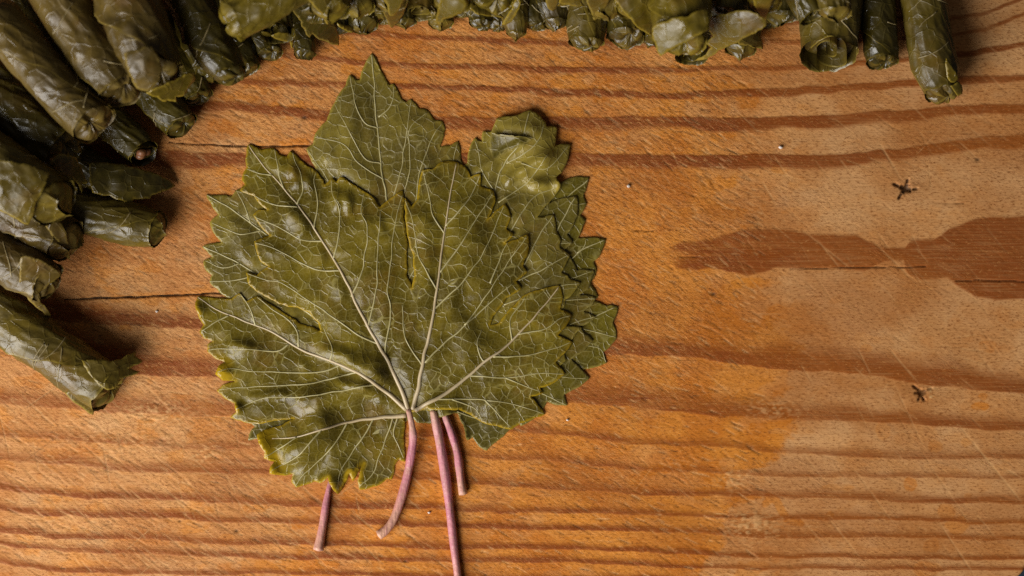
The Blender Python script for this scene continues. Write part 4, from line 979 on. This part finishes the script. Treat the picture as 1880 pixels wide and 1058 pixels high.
make_roll("low wet roll end shining on the wood right of the pointed leaf", (652, -90), (668, 44), 29, 6, mat=2, end='fold', seed=47, slant=.9,
          flaps=[([(618, 42), (632, 46), (650, 50), (648, 60), (634, 56), (622, 50)], ((620, 44, 12), (648, 60, 5)), .8, 3)])
make_roll("flat-ended olive roll at the top edge over the shining low end", (662, -120), (655, 8), 36, 28, mat=3, end='fold', seed=49, slant=.8, seam=.3)
make_roll("roll at the top edge with one small leaf point hanging down", (724, -120), (716, -2), 36, 28, mat=0, end='fold', seed=51, slant=.9,
          flaps=[([(696, -6), (707, 28), (719, 51), (733, 36), (742, 22), (750, -6)], ((720, -6, 30), (719, 50, 5)), 2.0, 2), ([(700, -8), (712, 12), (717, 30), (726, 28), (738, 8), (744, -8)], ((720, -8, 38), (720, 30, 26)), 1.5, 3)])
make_roll("low dark roll with a small round hole in its end, top edge", (775, -100), (770, 18), 30, 10, mat=0, end='coil', seed=53, slant=.7, hi=False)
make_roll("low dark roll between the round-holed end and the golden flapped roll", (850, -100), (852, 14), 30, 8, mat=2, end='tuck', seed=55, hi=False)
make_roll("sharply folded yellow-green roll tip at the top edge, out of focus", (842, -120), (830, 0), 38, 36, mat=3, end='fold', seed=57, slant=.7, wrinkle=1.4,
          flaps=[([(812, -8), (806, 14), (801, 38), (806, 46), (814, 36), (832, 30), (850, 22), (856, 6), (852, -8)], ((830, -6, 44), (804, 44, 30)), 2.0, 3)])
make_roll("golden roll end at top with leaf flaps spreading to both sides", (905, -120), (905, 2), 40, 25, mat=3, end='tuck', seed=59, slant=1.0, slack=.06,
          flaps=[([(862, 14), (876, 8), (890, 12), (910, 20), (926, 32), (905, 30), (884, 27), (872, 24)], ((870, 10, 24), (920, 32, 16)), 1.0, 3), ([(950, -8), (956, 8), (950, 20), (940, 38), (930, 45), (922, 45), (928, 34), (940, 14)], ((950, -5, 27), (924, 45, 14)), 1.0, 3)])
make_roll("small dark roll end tucked behind the split glossy tip", (916, -90), (914, 44), 20, 4, mat=2, end='dome', seed=61, hi=False, veins=0)
make_roll("glossy green roll end split by a dark cleft, on the wood", (950, -90), (948, 52), 28, 6, mat=0, end='fold', seed=63, slant=.3, taper=.35, wrinkle=.8)
make_roll("dark roll with a lighter split lip right of the glossy cleft end", (1012, -90), (1020, 34), 30, 7, mat=2, end='fold', seed=65, slant=.5, taper=.3)
make_roll("roll with loose rounded flaps at the top edge above the split lip", (1020, -120), (1028, -8), 34, 24, mat=3, end='tuck', seed=67, slant=.9, hi=False,
          flaps=[([(1002, -8), (1004, 14), (1014, 20), (1022, 16), (1026, -8)], ((1014, -8, 30), (1014, 20, 18)), 1.2, 0), ([(1026, 4), (1042, 8), (1072, 11), (1066, 2), (1060, -8), (1030, -8)], ((1045, -8, 28), (1050, 12, 20)), 1.0, 3)])
make_roll("plump green roll end with frosted sheen, lying on the wood", (1086, -90), (1078, 64), 37, 7, mat=0, end='dome', seed=69, slant=.35, taper=.15, wrinkle=.6, veins=3, seam=-.3)
make_roll("roll above the frosted one with leaf corner pointing at the wood", (1112, -120), (1112, 12), 37, 24, mat=0, end='fold', seed=71, slant=.9,
          flaps=[([(1076, -8), (1084, 18), (1091, 38), (1104, 24), (1112, 14), (1120, -8)], ((1095, -8, 32), (1091, 38, 18)), 1.5, 0)])
make_roll("roll end on the wood with narrow dark lengthwise pleats", (1168, -90), (1150, 66), 37, 7, mat=2, end='tuck', seed=73, slant=.9, wrinkle=1.1)
make_roll("tilted golden roll left of the biggest roll, wrap edge crossing diagonally", (1140, -130), (1172, 18), 44, 26, mat=3, end='fold', seed=75, slant=.8, slack=.05,
          flaps=[([(1124, -8), (1140, 14), (1158, 36), (1176, 54), (1196, 66), (1200, 40), (1196, -8)], ((1150, -8, 36), (1194, 64, 24)), 1.6, 3)])
make_roll("dark roll end curling open beneath the biggest roll", (1282, -70), (1270, 100), 33, 9, mat=2, end='coil', seed=77, slant=.7, veins=1, wrinkle=.7)
make_roll("biggest and brightest roll along the top edge, wrap ending in a point", (1264, -130), (1248, 78), 53, 34, mat=3, slant=0.55, end='tuck', seed=79, seam=0.1, slope=1.0, slack=.04, wrinkle=.9, veins=1, taper=.10,
          flaps=[([(1197, 52), (1225, 38), (1262, 30), (1298, 16), (1300, 54), (1276, 66), (1248, 82), (1230, 92), (1212, 103), (1204, 84)], ((1250, 20, 43.2), (1214, 100, 36)), 2.4, 3)])
make_roll("dark green roll end lying on the wood below the diagonal leaf flap", (1376, -80), (1362, 84), 35, 6.5, mat=0, end='fold', seed=81, slant=.5, taper=.2,
          flaps=[([(1352, 66), (1372, 60), (1392, 64), (1399, 76), (1401, 90), (1388, 88), (1372, 82), (1356, 82)], ((1360, 66, 14), (1400, 90, 6)), 1.0, 0)])
make_roll("roll wrapped by a wide diagonal leaf flap with toothed lower edge", (1372, -110), (1336, 34), 44, 22, mat=2, end='tuck', seed=83, slant=.6,
          flaps=[([(1300, 34), (1299, 52), (1310, 66), (1296, 78), (1306, 88), (1296, 100), (1278, 111), (1290, 110), (1320, 92), (1364, 70), (1407, 46), (1406, 40), (1392, 26), (1364, 20), (1330, 26)], ((1350, 20, 33), (1285, 110, 12)), 3.0, 0)])
make_roll("low shadowed roll between the diagonal flap and the coiled end roll", (1440, -100), (1434, 22), 34, 12, mat=2, end='fold', seed=85, slant=.5)
make_roll("pale pointed roll tip folded sharply downward at the top edge", (1402, -130), (1404, 0), 34, 33, mat=3, end='tuck', seed=87, slant=.8,
          flaps=[([(1380, -8), (1388, 14), (1398, 30), (1405, 40), (1410, 22), (1420, -8)], ((1400, -8, 40), (1405, 40, 27)), 1.2, 3)])
make_roll("wide short roll on the wood, open end showing a loose coil", (1540, -110), (1522, 112), 54, 9, mat=0, slant=0.95, end='coil', seed=89, seam=0.3, slope=.2, slack=.03, wrinkle=.7, veins=1, taper=.05)
make_roll("roll lying over the coiled one, hollow pale end facing right", (1440, -90), (1492, 22), 31, 29, mat=2, end='coil', seed=91, slant=.5, seam=-.6, slack=.05)
make_roll("shiny crinkled roll end resting on top of the coiled roll", (1540, -120), (1532, 16), 34, 32, mat=0, end='fold', seed=93, slant=.6, wrinkle=1.5)
make_roll("thin dark roll between the coiled roll and the rightmost roll", (1606, -110), (1621, 108), 32, 6.2, mat=2, slant=0.7, end='tuck', seed=95, seam=-.2, slope=.8, slack=.03, veins=1)
make_roll("rightmost roll, long and smooth, with a yellow torn flap at its tip", (1682, -110), (1728, 160), 40, 7.6, mat=0, slant=0.5, end='dome', seed=97, seam=1.3, wrinkle=.6, veins=4, taper=.22,
          flaps=[([(1737, 106), (1748, 124), (1760, 142), (1752, 152), (1745, 150), (1739, 140)], ((1738, 110, 15.2), (1755, 148, 12.5)), .6, 3), ([(1745, 158), (1762, 150), (1767, 172), (1758, 176)], ((1748, 156, 13), (1764, 174, 8)), .5, 3)])

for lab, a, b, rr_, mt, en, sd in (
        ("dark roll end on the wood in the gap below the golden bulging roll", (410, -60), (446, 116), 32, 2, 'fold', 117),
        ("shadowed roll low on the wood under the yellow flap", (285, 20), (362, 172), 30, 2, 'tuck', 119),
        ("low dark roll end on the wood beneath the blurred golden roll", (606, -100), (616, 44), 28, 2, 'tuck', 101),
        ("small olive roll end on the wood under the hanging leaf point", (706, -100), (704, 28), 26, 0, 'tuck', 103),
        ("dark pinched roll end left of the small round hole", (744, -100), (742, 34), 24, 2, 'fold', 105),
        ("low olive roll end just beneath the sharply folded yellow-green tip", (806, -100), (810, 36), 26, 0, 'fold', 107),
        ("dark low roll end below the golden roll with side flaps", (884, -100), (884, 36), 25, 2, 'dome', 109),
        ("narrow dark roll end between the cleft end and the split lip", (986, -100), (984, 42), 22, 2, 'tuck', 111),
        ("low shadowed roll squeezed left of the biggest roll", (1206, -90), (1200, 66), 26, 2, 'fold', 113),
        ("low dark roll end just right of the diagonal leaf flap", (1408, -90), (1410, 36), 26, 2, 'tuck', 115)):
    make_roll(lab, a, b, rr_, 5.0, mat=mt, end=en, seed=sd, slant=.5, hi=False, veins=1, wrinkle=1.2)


# ------------------------------------------------------------------ crumbs
def crumb(px, py, r, label, seed):
    rs = np.random.default_rng(seed)
    th, ps = np.meshgrid(np.linspace(0, np.pi, 7), np.linspace(0, 2 * np.pi, 10, endpoint=False), indexing='ij')
    k = 1 + 0.3 * (rs.random(th.shape) - 0.5)
    k[0] = k[0, 0]; k[-1] = k[-1, 0]
    r = r * 0.72
    v = np.stack([np.sin(th) * np.cos(ps) * 1.1, np.sin(th) * np.sin(ps) * 0.85, np.cos(th) * 0.8 + 0.7], -1) * k[..., None] * r * S
    o = link("crumb", mesh_from("crumb", v.reshape(-1, 3), grid_faces(7, 10, True)), MAT_CRUMB)
    o.location = P(px, py, 0)
    o["label"] = label; o["category"] = "crumb"; o["group"] = "crumbs on the board"


crumb(1433, 271, 5, "white crumb on the wood up and left of the upper star-shaped pit", 1)
crumb(1154, 342, 4.5, "pale crumb on the wood just right of the folded leaf lobe", 2)
crumb(288, 572, 3.5, "white crumb on the dark grain between the rolls and the leaves", 3)
crumb(788, 941, 3.5, "white crumb between the curved petiole and the longest petiole", 4)
crumb(1042, 771, 3.5, "tiny pale crumb on the wood below the leaves' lower right edge", 5)
